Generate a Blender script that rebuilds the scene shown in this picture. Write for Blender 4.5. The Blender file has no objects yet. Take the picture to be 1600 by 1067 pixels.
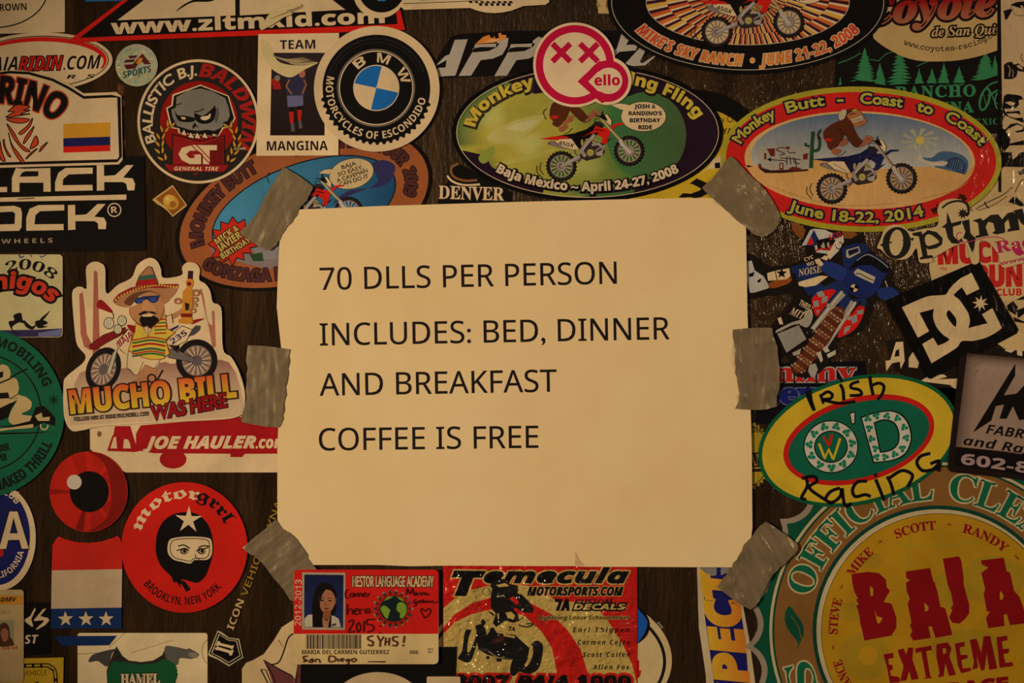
import bpy, math, random
from mathutils import Vector, noise
from mathutils.geometry import tessellate_polygon, delaunay_2d_cdt
sc = bpy.context.scene
COL = sc.collection
R = math.radians
random.seed(4)

# ------------------------------------------------------------ scale: the wall is measured on a grid of 0.38 mm units
U = 0.00038                       # one unit of the drawings below = 0.38 mm (letter sheet = 735 units wide)
CX, CY = 800.0, 533.5             # grid point at the world origin; wall lies in the XZ plane, the room is on -Y
DIST = 0.845

# ------------------------------------------------------------ camera
cam = bpy.data.cameras.new('camera')
cam.lens = 50.0
cam.sensor_width = 36.0
cam.clip_start = 0.01
camo = bpy.data.objects.new('camera', cam)
COL.objects.link(camo)
camo.location = (0, -DIST, 0)
camo.rotation_euler = (R(90), 0, 0)
sc.camera = camo

# ------------------------------------------------------------ world, lamps, exposure
wd = bpy.data.worlds.new('room_dusk')
sc.world = wd
wd.use_nodes = True
wd.node_tree.nodes['Background'].inputs[0].default_value = (1.0, 0.70, 0.42, 1)
wd.node_tree.nodes['Background'].inputs[1].default_value = 0.03

def area(name, loc, target, size, power, col):
    l = bpy.data.lights.new(name, 'AREA')
    l.shape = 'DISK'
    l.size = size
    l.energy = power
    l.color = col
    o = bpy.data.objects.new(name, l)
    COL.objects.link(o)
    o.location = loc
    o.rotation_euler = (Vector(target) - Vector(loc)).to_track_quat('-Z', 'Y').to_euler()
    return o
WARM = (1.0, 0.68, 0.385)
# unseen spot added as main light; its soft cone stands in for lens vignetting
pl = bpy.data.lights.new('main_spot', 'SPOT')
pl.energy = 100.0
pl.color = WARM
pl.shadow_soft_size = 0.05
pl.spot_size = 0.478
pl.spot_blend = 1.0
po_ = bpy.data.objects.new('main_spot', pl)
COL.objects.link(po_)
po_.location = (-1.3, -1.2, 0.12)
po_.rotation_euler = (Vector((0.056, 0, -0.017)) - Vector(po_.location)).to_track_quat('-Z', 'Y').to_euler()
area('bar_lamp', (0.74, -0.62, 0.16), (0.1, 0, 0), 0.03, 0.95, WARM)  # unseen light added for glints on the right-hand gloss
area('ceiling_lamp', (0.42, -0.85, 0.72), (0.2, 0, 0), 0.03, 0.8, WARM)  # unseen light added from above for more glints on crinkled vinyl
area('door_lamp', (-0.95, -0.60, 0.10), (-0.1, 0, 0), 0.05, 0.08, WARM)  # weak unseen light added for glints on the left tapes

vs = sc.view_settings
vs.view_transform = 'Standard'
vs.look = 'None'
vs.exposure = 0.0
vs.gamma = 1.0
vs.use_curve_mapping = False

# ------------------------------------------------------------ colours: given as they read under the room's lamp light
TINT = (0.625, 0.43, 0.25)
def lin(v):
    return v / 12.92 if v <= 0.04045 else ((v + 0.055) / 1.055) ** 2.4
_cc = {}
def C(h):
    if isinstance(h, tuple): return h
    if h not in _cc:
        c = [lin(int(h[i:i + 2], 16) / 255) / TINT[i // 2] for i in (0, 2, 4)]
        _cc[h] = tuple(min(0.95, max(0.002, v)) for v in c)
    return _cc[h]
W = 'bc9665'; K = '0f0a07'; RED = 'b5160c'; DRED = '7c0c08'; GRN = '0f4d2c'; YEL = 'b58a1c'; NAVY = '15163c'; BLU = '17527f'
BRN = '4c2213'; TAN = 'a8713c'; GRY = '6d5b45'; ORG = 'b5661a'
def mix(a, b, t):
    a, b = C(a), C(b)
    return tuple(a[i] * (1 - t) + b[i] * t for i in range(3))
def grad(a, b, y0, y1):          # printed colour blend from y0 to y1
    a, b = C(a), C(b)
    def fn(x, y):
        t = min(1, max(0, (y - y0) / (y1 - y0)))
        return tuple(a[i] * (1 - t) + b[i] * t for i in range(3))
    return fn
def gradx(a, b, x0, x1):
    g = grad(a, b, x0, x1)
    return lambda x, y: g(y, x)

# ------------------------------------------------------------ materials
def newmat(name):
    m = bpy.data.materials.new(name)
    m.use_nodes = True
    nt = m.node_tree
    return m, nt, nt.nodes['Principled BSDF']
def nd(nt, t, **kw):
    n = nt.nodes.new(t)
    for k, v in kw.items(): setattr(n, k, v)
    return n
def noise_node(nt, scale, detail=3, stretch=None, rough=0.55):
    g = nd(nt, 'ShaderNodeNewGeometry')
    src = g.outputs['Position']
    if stretch:
        mp = nd(nt, 'ShaderNodeMapping')
        mp.inputs['Scale'].default_value = stretch
        nt.links.new(src, mp.inputs[0]); src = mp.outputs[0]
    n = nd(nt, 'ShaderNodeTexNoise')
    n.inputs['Scale'].default_value = scale
    n.inputs['Detail'].default_value = detail
    n.inputs['Roughness'].default_value = rough
    nt.links.new(src, n.inputs['Vector'])
    return n
def ramp(nt, src, stops):
    r = nd(nt, 'ShaderNodeValToRGB')
    el = r.color_ramp.elements
    while len(el) < len(stops): el.new(0.5)
    for e, (p, c) in zip(el, stops):
        e.position = p
        e.color = (*c, 1) if isinstance(c, tuple) else (c, c, c, 1)
    nt.links.new(src, r.inputs[0])
    return r
def bump(nt, b, srcs, prev=None):
    for s, st, dist in srcs:
        bn = nd(nt, 'ShaderNodeBump')
        bn.inputs['Strength'].default_value = st
        bn.inputs['Distance'].default_value = dist
        nt.links.new(s, bn.inputs['Height'])
        if prev: nt.links.new(prev, bn.inputs['Normal'])
        prev = bn.outputs[0]
    nt.links.new(prev, b.inputs['Normal'])

def print_mat(name, rough, spec, bumps, dirt=0.22):
    m, nt, b = newmat(name)
    at = nd(nt, 'ShaderNodeAttribute', attribute_name='ink')
    n1 = noise_node(nt, 38, 5)
    r1 = ramp(nt, n1.outputs['Fac'], [(0.25, 1 - dirt), (0.62, 1.0)])
    n2 = noise_node(nt, 900, 2)
    r2 = ramp(nt, n2.outputs['Fac'], [(0.3, 0.93), (0.7, 1.0)])
    mx = nd(nt, 'ShaderNodeMix', data_type='RGBA', blend_type='MULTIPLY')
    mx.inputs[0].default_value = 1
    nt.links.new(at.outputs['Color'], mx.inputs[6]); nt.links.new(r1.outputs[0], mx.inputs[7])
    mx2 = nd(nt, 'ShaderNodeMix', data_type='RGBA', blend_type='MULTIPLY')
    mx2.inputs[0].default_value = 1
    nt.links.new(mx.outputs[2], mx2.inputs[6]); nt.links.new(r2.outputs[0], mx2.inputs[7])
    nt.links.new(mx2.outputs[2], b.inputs['Base Color'])
    b.inputs['Roughness'].default_value = rough
    b.inputs['Specular IOR Level'].default_value = spec
    bump(nt, b, [(noise_node(nt, s, d, st).outputs['Fac'], k, h) for s, d, st, k, h in bumps])
    return m
MATS = {
    'm': print_mat('matte_vinyl', 0.62, 0.07, [(60, 3, None, 0.25, 0.002)]),
    'g': print_mat('gloss_vinyl', 0.22, 0.35, [(45, 2, None, 0.35, 0.002), (16, 1, None, 0.3, 0.006)]),
    'w': print_mat('gloss_vinyl_over_grain', 0.16, 0.5, [(260, 2, (1, 1, 0.5), 0.45, 0.0012), (30, 2, None, 0.4, 0.004)]),
    'c': print_mat('crumpled_gloss_vinyl', 0.09, 0.9, [(150, 3, (1, 1, 1.5), 0.95, 0.003), (42, 2, None, 0.6, 0.006)]),
}

# ------------------------------------------------------------ small 2-D drawing kit (grid units, y downwards)
def P(s):
    if isinstance(s, str):
        v = [float(t) for t in s.split()]
        return list(zip(v[::2], v[1::2]))
    return list(s)
def smooth(pts, closed=True, n=5):
    out = []; k = len(pts)
    rng = range(k) if closed else range(k - 1)
    for i in rng:
        if closed: p0, p1, p2, p3 = pts[i - 1], pts[i], pts[(i + 1) % k], pts[(i + 2) % k]
        else: p0, p1, p2, p3 = pts[max(0, i - 1)], pts[i], pts[i + 1], pts[min(k - 1, i + 2)]
        for j in range(n):
            t = j / n; t2 = t * t; t3 = t2 * t
            out.append(tuple(0.5 * (2 * p1[a] + (p2[a] - p0[a]) * t + (2 * p0[a] - 5 * p1[a] + 4 * p2[a] - p3[a]) * t2 + (3 * p1[a] - p0[a] - 3 * p2[a] + p3[a]) * t3) for a in (0, 1)))
    if not closed: out.append(pts[-1])
    return out
def ell(cx, cy, rx, ry=None, rot=0, a0=0, a1=360, n=72):
    ry = rx if ry is None else ry
    c, s = math.cos(R(rot)), math.sin(R(rot))
    full = abs(a1 - a0) >= 360
    m = max(6, int(n * abs(a1 - a0) / 360))
    o = []
    for i in range(m if full else m + 1):
        a = R(a0 + (a1 - a0) * i / m)
        x, y = rx * math.cos(a), ry * math.sin(a)
        o.append((cx + x * c - y * s, cy - (x * s + y * c)))
    return o
def rrect(x0, y0, x1, y1, r, n=5):
    o = []
    for cx, cy, a in ((x1 - r, y0 + r, -90), (x1 - r, y1 - r, 0), (x0 + r, y1 - r, 90), (x0 + r, y0 + r, 180)):
        for i in range(n + 1):
            t = R(a + 90 * i / n)
            o.append((cx + r * math.cos(t), cy + r * math.sin(t)))
    return o
def rotp(pts, cx, cy, deg):       # turn counter-clockwise as seen
    c, s = math.cos(R(deg)), math.sin(R(deg))
    return [(cx + (x - cx) * c + (y - cy) * s, cy - (x - cx) * s + (y - cy) * c) for x, y in pts]
def star(cx, cy, r, r2=None, n=5, rot=90):
    r2 = r * 0.4 if r2 is None else r2
    return [(cx + (r if i % 2 == 0 else r2) * math.cos(R(rot + i * 180 / n)), cy - (r if i % 2 == 0 else r2) * math.sin(R(rot + i * 180 / n))) for i in range(2 * n)]

STY = {'n': (0x1D5A0, 0x1D5BA, 0x1D7E2), 'b': (0x1D5D4, 0x1D5EE, 0x1D7EC), 'i': (0x1D63C, 0x1D656, 0x1D7EC), 's': (0x1D400, 0x1D41A, 0x1D7CE),
       'q': (0x1D468, 0x1D482, 0x1D7CE), 'c': (0x1D4D0, 0x1D4EA, 0x1D7CE), 'k': (0x1D56C, 0x1D586, 0x1D7CE), 'm': (0x1D670, 0x1D68A, 0x1D7F6)}
def styled(s, st):
    if st not in STY: return s
    u, l, d = STY[st]
    o = ''
    for ch in s:
        if 'A' <= ch <= 'Z': o += chr(u + ord(ch) - 65)
        elif 'a' <= ch <= 'z': o += chr(l + ord(ch) - 97)
        elif '0' <= ch <= '9': o += chr(d + ord(ch) - 48)
        else: o += ch
    return o
_tc = {}
TYPE = bpy.data.scenes.new('typesetting')      # where letter outlines are worked out; removed at the end
def glyphs(s, st, off, gap=1.0):
    key = (s, st, round(off, 4), gap)
    if key in _tc: return _tc[key]
    cu = bpy.data.curves.new('letters', 'FONT')
    cu.body = styled(s, st); cu.size = 1; cu.offset = off; cu.resolution_u = 3
    cu.space_character = gap
    ob = bpy.data.objects.new('letters', cu)
    TYPE.collection.objects.link(ob)
    TYPE.view_layers[0].update()
    dg = TYPE.view_layers[0].depsgraph
    eo = ob.evaluated_get(dg)
    me = eo.to_mesh()
    v = [(p.co.x, p.co.y) for p in me.vertices]
    fc = [tuple(p.vertices) for p in me.polygons]
    eo.to_mesh_clear()
    bpy.data.objects.remove(ob); bpy.data.curves.remove(cu)
    ec = {}
    for f in fc:
        for i in range(len(f)):
            a, b = f[i], f[(i + 1) % len(f)]
            ec[(a, b)] = ec.get((a, b), 0) + 1
    nxt = {}
    for (a, b), c in ec.items():
        if (b, a) not in ec: nxt[a] = b
    loops = []
    while nxt:
        a = next(iter(nxt)); lp = [a]
        while True:
            a = nxt.pop(a, None)
            if a is None or a == lp[0]: break
            lp.append(a)
        if len(lp) > 2: loops.append(lp)
    _tc[key] = (v, fc, loops)
    return _tc[key]
_cap = {}
def cap(st):
    if st not in _cap:
        v = glyphs('H', st, 0.0)[0]
        _cap[st] = max(p[1] for p in v)
    return _cap[st]

STEP = 3e-6
class Mesher:
    def __init__(s): s.v = []; s.f = []; s.c = []
    def tri(s, pts3, faces, cols):
        b = len(s.v)
        s.v += pts3
        for f in faces:
            s.f.append([b + i for i in f]); s.c.append([cols[i] for i in f])
class Sticker:
    """One sheet stuck on the wall; its own mesh is the sheet, its children are what is printed or mounted on it."""
    def __init__(s, name, label, cat, outlines, col, lv, fin='m', group=None, thick=0.00018, base=None):
        s.name, s.label, s.cat, s.group, s.fin = name, label, cat, group, fin
        s.h = 0.0003 + lv * 0.00042
        s.n = 0
        s.k = (0, 0, 1)
        s.xf = None; s.hold = False
        s.root = Mesher(); s.cur = s.root
        s.parts = []
        if not isinstance(outlines[0], list): outlines = [outlines]
        allp = [p for o in outlines for p in o]
        s.ox = (min(p[0] for p in allp) + max(p[0] for p in allp)) / 2
        s.oy = (min(p[1] for p in allp) + max(p[1] for p in allp)) / 2
        for o in outlines:
            s.f(o, col)
            k = len(o); b = len(s.root.v)
            c = C(col) if not callable(col) else col(*o[0])
            top = [s.w(p, s.h + s.n * STEP) for p in o]; bot = [s.w(p, s.h - thick) for p in o]
            area2 = sum(o[i][0] * o[(i + 1) % k][1] - o[(i + 1) % k][0] * o[i][1] for i in range(k))
            fs = [((i, i + k, (i + 1) % k + k, (i + 1) % k) if area2 < 0 else (i, (i + 1) % k, (i + 1) % k + k, i + k)) for i in range(k)]
            s.root.tri(top + bot, fs, [c] * (2 * k))
    def w(s, p, h): return ((p[0] - s.ox) * U, -h, (s.oy - p[1]) * U)
    def cr(s, ox=0, oy=0, k=1): s.k = (ox, oy, k); s.xf = None; return s
    def T(s, p):
        if s.xf: p = s.xf(p)
        return (s.k[0] + p[0] / s.k[2], s.k[1] + p[1] / s.k[2])
    def p(s, name, under=None, label=None):
        m = Mesher(); s.parts.append((name, m, under, label)); s.cur = m
        return m
    def raw(s, pts, faces, col):
        """pts already on the grid"""
        s.n += 0.1 if s.hold else 1
        h = s.h + s.n * STEP
        fs = []
        for f in faces:
            a = sum(pts[f[i]][0] * pts[f[(i + 1) % len(f)]][1] - pts[f[(i + 1) % len(f)]][0] * pts[f[i]][1] for i in range(len(f)))
            if abs(a) < 1e-9: continue
            fs.append(tuple(f) if a < 0 else tuple(reversed(f)))
        s.cur.tri([s.w(q, h) for q in pts], fs, [col] * len(pts) if isinstance(col, tuple) else col)
    def colr(s, src, col):
        return [col(*q) for q in src] if callable(col) else C(col)
    def f(s, pts, col, sm=0):
        pts = P(pts)
        if sm: pts = smooth(pts)
        q = [s.T(a) for a in pts]
        tr = tessellate_polygon([[Vector((a[0], a[1], 0)) for a in q]])
        s.raw(q, tr, s.colr(pts, col))
        return s
    def e(s, cx, cy, rx, col, ry=None, rot=0, a0=0, a1=360, n=72):
        pts = ell(cx, cy, rx, ry, rot, a0, a1, n)
        if callable(col):
            rings = [[(cx + (x - cx) * t, cy + (y - cy) * t) for x, y in pts] for t in [i / 14 for i in range(14, 0, -1)]] + [[(cx, cy)] * len(pts)]
            flat = [a for r in rings for a in r]; k = len(pts)
            fs = [(r * k + i, r * k + (i + 1) % k, (r + 1) * k + (i + 1) % k, (r + 1) * k + i) for r in range(len(rings) - 1) for i in range(k)]
            s.raw([s.T(a) for a in flat], fs, [col(*a) for a in flat])
        else: s.f(pts, col)
        return s
    def ring(s, cx, cy, rx, w, col, ry=None, rot=0, a0=0, a1=360, n=96):
        ry = rx if ry is None else ry
        A = ell(cx, cy, rx, ry, rot, a0, a1, n); B = ell(cx, cy, rx - w, ry - w, rot, a0, a1, n)
        k = len(A); full = abs(a1 - a0) >= 360
        fs = [(i, (i + 1) % k, k + (i + 1) % k, k + i) for i in range(k if full else k - 1)]
        s.raw([s.T(a) for a in A + B], fs, s.colr(A + B, col))
        return s
    def l(s, pts, w, col, closed=False, sm=0, w1=None):
        pts = P(pts)
        if sm: pts = smooth(pts, closed)
        k = len(pts); L = []; Rr = []
        for i in range(k):
            a = pts[i - 1] if (i > 0 or closed) else pts[i]
            b = pts[(i + 1) % k] if (i < k - 1 or closed) else pts[i]
            dx, dy = b[0] - a[0], b[1] - a[1]
            d = math.hypot(dx, dy) or 1
            ww = w if w1 is None else w + (w1 - w) * i / (k - 1)
            if 0 < i < k - 1 or closed:
                c = pts[i]; e1 = (c[0] - a[0], c[1] - a[1]); e2 = (b[0] - c[0], b[1] - c[1])
                d1, d2 = math.hypot(*e1) or 1, math.hypot(*e2) or 1
                cosv = (e1[0] * e2[0] + e1[1] * e2[1]) / d1 / d2
                ww *= min(1.6, 1 / max(0.4, math.sqrt(max(0, (1 + cosv) / 2))))
            nx, ny = -dy / d * ww / 2, dx / d * ww / 2
            L.append((pts[i][0] + nx, pts[i][1] + ny)); Rr.append((pts[i][0] - nx, pts[i][1] - ny))
        fs = [(i, (i + 1) % k, k + (i + 1) % k, k + i) for i in range(k if closed else k - 1)]
        s.raw([s.T(a) for a in L + Rr], fs, s.colr(L + Rr, col))
        return s
    def _txt(s, body, fn, h, col, st, wt, o, gap, ulen):
        v, fs, loops = glyphs(body, st, 0.0, gap)
        cp = cap(st)
        x0, x1 = min(p[0] for p in v), max(p[0] for p in v)
        bw = wt * h / cp
        todo = []
        if o: todo.append((bw + o[0], o[1], o[2] if len(o) > 2 else (0, 0)))
        todo.append((bw, col, (0, 0)))
        loc = [((p[0] - x0) / (x1 - x0), p[1] / cp) for p in v]
        base = [fn(u, y) for u, y in loc]
        for ww, c, sh in todo:
            pts = [s.T((a + sh[0], b + sh[1])) for a, b in base]
            cc = [c(u, y) for u, y in loc] if callable(c) else [C(c)] * len(pts)
            s.raw(pts, fs, cc)
            if ww <= 0: continue
            keep, s.hold = s.hold, True
            s.n += 0.2
            half = ww / s.k[2]
            for lp in loops:
                A, B, cl = [], [], []
                # drop points closer together than a hair
                q = [lp[0]]
                for g in lp[1:]:
                    if math.hypot(pts[g][0] - pts[q[-1]][0], pts[g][1] - pts[q[-1]][1]) > half * 0.25: q.append(g)
                n_ = len(q)
                if n_ < 3: continue
                for i in range(n_):
                    a, b, d = pts[q[i - 1]], pts[q[i]], pts[q[(i + 1) % n_]]
                    e1 = (b[0] - a[0], b[1] - a[1]); e2 = (d[0] - b[0], d[1] - b[1])
                    l1, l2 = math.hypot(*e1) or 1e-6, math.hypot(*e2) or 1e-6
                    tx, ty = e1[0] / l1 + e2[0] / l2, e1[1] / l1 + e2[1] / l2
                    tl = math.hypot(tx, ty)
                    if tl < 0.3: tx, ty, tl = e1[0] / l1, e1[1] / l1, 1
                    m_ = half * min(1.5, 2 / tl if tl > 0.3 else 1)
                    nx, ny = -ty / tl * m_, tx / tl * m_
                    A.append((b[0] + nx, b[1] + ny)); B.append((b[0] - nx, b[1] - ny)); cl.append(cc[q[i]])
                s.raw(A + B, [(i, (i + 1) % n_, n_ + (i + 1) % n_, n_ + i) for i in range(n_)], cl + cl)
            s.hold = keep
        return s
    def t(s, body, x0, y0, x1, y1, h, col, st='b', wt=0.0, sh=0.0, o=None, gap=1.0):
        """a line of letters whose base runs from (x0,y0) to (x1,y1), capitals h high"""
        dx, dy = x1 - x0, y1 - y0
        d = math.hypot(dx, dy); ux, uy = dx / d, dy / d
        nx, ny = uy, -ux
        return s._txt(body, lambda u, y: (x0 + ux * (u * d + sh * y * h) + nx * y * h, y0 + uy * (u * d + sh * y * h) + ny * y * h), h, col, st, wt, o, gap, d)
    def at(s, body, cx, cy, rx, ry, a0, a1, h, col, st='b', wt=0.0, rot=0, flip=False, o=None, gap=1.0, sh=0.0):
        """letters along an ellipse from angle a0 to a1 (degrees, 90 = top); flip: base on the outer side, for text along the bottom"""
        c, sn = math.cos(R(rot)), math.sin(R(rot))
        N = 80; tab = []; acc = 0; last = None
        for i in range(N + 1):
            a = R(a0 + (a1 - a0) * i / N)
            x, y = rx * math.cos(a), ry * math.sin(a)
            if last: acc += math.hypot(x - last[0], y - last[1])
            last = (x, y); tab.append((acc, a))
        def fn(u, y):
            u = u + sh * y * h / acc
            L = u * acc
            j = min(N - 1, max(0, next((i for i in range(N) if tab[i + 1][0] >= L), N - 1)))
            t = (L - tab[j][0]) / (tab[j + 1][0] - tab[j][0])
            a = tab[j][1] + (tab[j + 1][1] - tab[j][1]) * t
            px, py = rx * math.cos(a), ry * math.sin(a)
            nx, ny = math.cos(a) / rx, math.sin(a) / ry
            m = math.hypot(nx, ny); nx, ny = nx / m, ny / m
            q = -y * h if flip else y * h
            px, py = px + nx * q, py + ny * q
            return (cx + px * c - py * sn, cy - (px * sn + py * c))
        return s._txt(body, fn, h, col, st, wt, o, gap, acc)
    def done(s):
        def mk(name, M):
            me = bpy.data.meshes.new(name)
            me.from_pydata(M.v, [], M.f)
            ca = me.color_attributes.new('ink', 'FLOAT_COLOR', 'CORNER')
            flat = []
            for c in M.c:
                for q in c: flat += [q[0], q[1], q[2], 1.0]
            ca.data.foreach_set('color', flat)
            me.materials.append(MATS[s.fin])
            ob = bpy.data.objects.new(name, me)
            COL.objects.link(ob)
            return ob
        r = mk(s.name, s.root)
        r.location = ((s.ox - CX) * U, 0, (CY - s.oy) * U)
        r['label'] = s.label; r['category'] = s.cat
        if s.group: r['group'] = s.group
        obs = {}
        for name, M, under, label in s.parts:
            kids = any(u is M for _, _, u, _ in s.parts)
            if not M.v and not kids: continue
            if M.v: ob = mk(name, M)
            else:
                ob = bpy.data.objects.new(name, None); ob.empty_display_size = 0.01; COL.objects.link(ob)
            ob.parent = obs[id(under)] if under else r
            obs[id(M)] = ob
            if label: ob['label'] = label
        s.ob = r
        return r

# ------------------------------------------------------------ the wall
def build_wall():
    x0, x1, z0, z1, d = -1.1, 1.1, -0.9, 0.9, 0.03
    v = [(x, y, z) for y in (0, d) for x, z in ((x0, z0), (x1, z0), (x1, z1), (x0, z1))]
    me = bpy.data.meshes.new('wall_back')
    me.from_pydata(v, [], [(0, 1, 2, 3), (7, 6, 5, 4), (0, 4, 5, 1), (1, 5, 6, 2), (2, 6, 7, 3), (3, 7, 4, 0)])
    o = bpy.data.objects.new('wall_back', me)
    COL.objects.link(o)
    o['kind'] = 'structure'
    o['label'] = 'dark varnished wooden wall with a fine vertical grain'
    m, nt, b = newmat('dark_varnished_wood')
    grain = noise_node(nt, 60, 6, (1, 1, 0.12), 0.7)
    r1 = ramp(nt, grain.outputs['Fac'], [(0.30, (0.012, 0.0075, 0.004)), (0.52, (0.030, 0.018, 0.010)), (0.75, (0.07, 0.038, 0.018))])
    wear = noise_node(nt, 24, 6, (1, 1, 0.5), 0.7)
    r2 = ramp(nt, wear.outputs['Fac'], [(0.655, 0.0), (0.69, 1.0)])
    mx = nd(nt, 'ShaderNodeMix', data_type='RGBA')
    nt.links.new(r2.outputs[0], mx.inputs[0])
    nt.links.new(r1.outputs[0], mx.inputs[6])
    mx.inputs[7].default_value = (0.16, 0.075, 0.028, 1)
    nt.links.new(mx.outputs[2], b.inputs['Base Color'])
    # varnish gloss set by x: sparkle kept at right, left dulled against the main spot
    geo = nd(nt, 'ShaderNodeNewGeometry'); sx = nd(nt, 'ShaderNodeSeparateXYZ')
    nt.links.new(geo.outputs['Position'], sx.inputs[0])
    vr = nd(nt, 'ShaderNodeMapRange')
    for k_, v_ in ((1, -0.12), (2, 0.10), (3, 0.6), (4, 0.2)): vr.inputs[k_].default_value = v_
    nt.links.new(sx.outputs[0], vr.inputs[0]); nt.links.new(vr.outputs[0], b.inputs['Roughness'])
    vs_ = nd(nt, 'ShaderNodeMapRange')
    for k_, v_ in ((1, -0.12), (2, 0.10), (3, 0.04), (4, 0.5)): vs_.inputs[k_].default_value = v_
    nt.links.new(sx.outputs[0], vs_.inputs[0]); nt.links.new(vs_.outputs[0], b.inputs['Specular IOR Level'])
    fine = noise_node(nt, 420, 3, (1, 1, 0.22))
    bump(nt, b, [(fine.outputs['Fac'], 0.8, 0.0012), (grain.outputs['Fac'], 0.5, 0.003)])
    me.materials.append(m)
build_wall()
# ============================================================ things drawn on more than one sticker
def wheel(s, cx, cy, r, hole, tread=26, tire='120c0a', rim='7d6450', spoke='9a8468', under=None, name='wheel'):
    w = s.p(name, under)
    pts = []
    for i in range(tread * 4):
        a = 2 * math.pi * i / (tread * 4)
        q = r * (1.05 if i % 4 < 2 else 0.985)
        pts.append((cx + q * math.cos(a), cy + q * math.sin(a)))
    s.f(pts, tire)
    s.ring(cx, cy, r * 0.9, r * 0.06, '2b211b')
    s.e(cx, cy, r * 0.77, rim)
    s.e(cx, cy, r * 0.70, hole)
    s.n += 1; s.hold = True
    for i in range(28):
        a = 2 * math.pi * i / 28
        s.l([(cx + r * 0.3 * math.cos(a), cy + r * 0.3 * math.sin(a)), (cx + r * 0.72 * math.cos(a), cy + r * 0.72 * math.sin(a))], r * 0.05, spoke if i % 2 else '30221a')
    s.hold = False
    s.e(cx, cy, r * 0.36, '6e5546'); s.e(cx, cy, r * 0.28, '8f7560'); s.e(cx, cy, r * 0.2, '5d473a'); s.e(cx, cy, r * 0.07, '2a1d16')
    return w

def bike(s, rc, fc, hole, body=RED, seat=K, rear=None, plate='450X', fork='8d6f3e'):
    """trail motorcycle facing right; rc, fc: where the hubs of its rear and front wheels go"""
    ax, ay, bx, by = 415, 800, 1185, 625
    dx, dy, ex, ey = bx - ax, by - ay, fc[0] - rc[0], fc[1] - rc[1]
    q = dx * dx + dy * dy
    c, sn = (ex * dx + ey * dy) / q, (ey * dx - ex * dy) / q
    s.cr(); s.xf = lambda p: (rc[0] + c * (p[0] - ax) - sn * (p[1] - ay), rc[1] + sn * (p[0] - ax) + c * (p[1] - ay))
    b = s.p('motorcycle')
    s.f('850 540 1000 470 900 560 905 650 850 700 700 738 620 700 640 610 760 500', '2c1f1a')
    s.l('560 600 575 660 620 690', 14, '5d473a')
    s.f('265 545 290 515 400 515 640 610 420 600 290 565', '6f5a4c'); s.e(278, 540, 14, '4a392f')
    s.f('360 458 560 425 700 380 780 320 850 290 900 330 850 420 760 470 690 490 640 600 600 600 540 500 450 475', seat)
    s.f('160 490 360 457 470 462 510 480 340 502', rear or body)
    s.f('335 520 400 490 530 485 618 605 560 614 430 582', W); s.l('335 520 400 490 530 485 618 605 560 614 430 582', 5, K, True)
    if plate: s.t(plate, 380, 553, 556, 592, 46, K, 'i')
    else: s.l('410 520 560 590', 5, K)
    s.e(650, 530, 15, '8a7636', 36)
    s.e(795, 520, 34, '8a7636', 30, rot=-60); s.l('770 500 830 540', 8, '2c1f1a')
    s.l('760 560 840 550 885 600 900 560', 26, '8d7663', sm=1); s.l('790 640 850 590 890 600', 20, '74604f', sm=1)
    s.f('800 650 890 610 880 680 820 680', '8d7663')
    s.e(745, 645, 56, '3a2a22'); s.e(745, 645, 38, '94803a'); s.l('725 640 770 650', 6, '5d4a1c')
    s.l('560 742 640 720 600 760', 16, '5d473a')
    s.f('655 470 780 392 800 340 870 365 985 372 960 440 925 545 870 545 885 480 820 440 740 430', body)
    s.l('740 440 830 425 790 470', 16, K); s.l('800 380 900 400', 12, K)
    s.l('795 440 740 500 670 580 650 630 690 690', 40, '856d5b', sm=1); s.l('785 450 700 550 668 610', 10, 'a68d76', sm=1)
    wheel(s, ax, ay, 168, hole, under=b)
    s.cur = b; b2 = s.p('swingarm', b)
    s.l('405 812 520 745 625 690', 40, '7d6756'); s.l('420 795 625 682', 9, 'a08873')
    wheel(s, bx, by, 168, hole, under=b)
    s.p('fork', b)
    s.l('985 370 1040 325 1125 316', 34, body, w1=18)
    s.f('770 330 800 290 860 300 900 340 860 360', '241a15')
    s.f('895 205 940 215 985 280 980 345 930 300', W); s.l('895 205 940 215 985 280 980 345', 5, K)
    s.l('865 250 965 375 1090 505', 28, fork); s.l('860 262 1080 512', 6, 'b09862')
    s.f('840 235 900 205 945 285 905 275 880 265', K); s.l('880 175 865 250', 10, K); s.l('800 225 860 235', 12, K)
    s.l('790 300 800 260 850 260', 6, '28301a', sm=1)
    s.l('1080 500 1110 560 1175 625', 46, 'a08a70', w1=34); s.e(1185, 630, 26, 'a08a70')
    s.p('motion_lines', b)
    s.l('250 140 210 190 240 270', 7, '3a2c14', sm=1); s.l('185 755 170 830 210 895', 7, '3a2c14', sm=1); s.l('135 795 140 870 200 930', 7, '3a2c14', sm=1)
    s.l('440 435 500 410 535 365', 6, '3a2c14', sm=1)
    s.cr()
    return b

def outline_of(body, fnargs): pass

# ============================================================ the stickers, from the top of the wall on the window side
# -- plain sheet with an oval, top corner
s = Sticker('paper_label', 'white label with part of a thin black oval, above the red crescent oval sticker', 'sticker', P('-60 -60 101 -60 101 50 -60 54'), W, 0)
s.cr(0, 0, 4); s.p('oval_line')
s.l(ell(-40, -60, 335, 232, 0, 268, 350), 8, K)
s.p('lettering'); s.t('BROWN', -40, 70, 166, 62, 44, K, 'b')
s.done()

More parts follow.
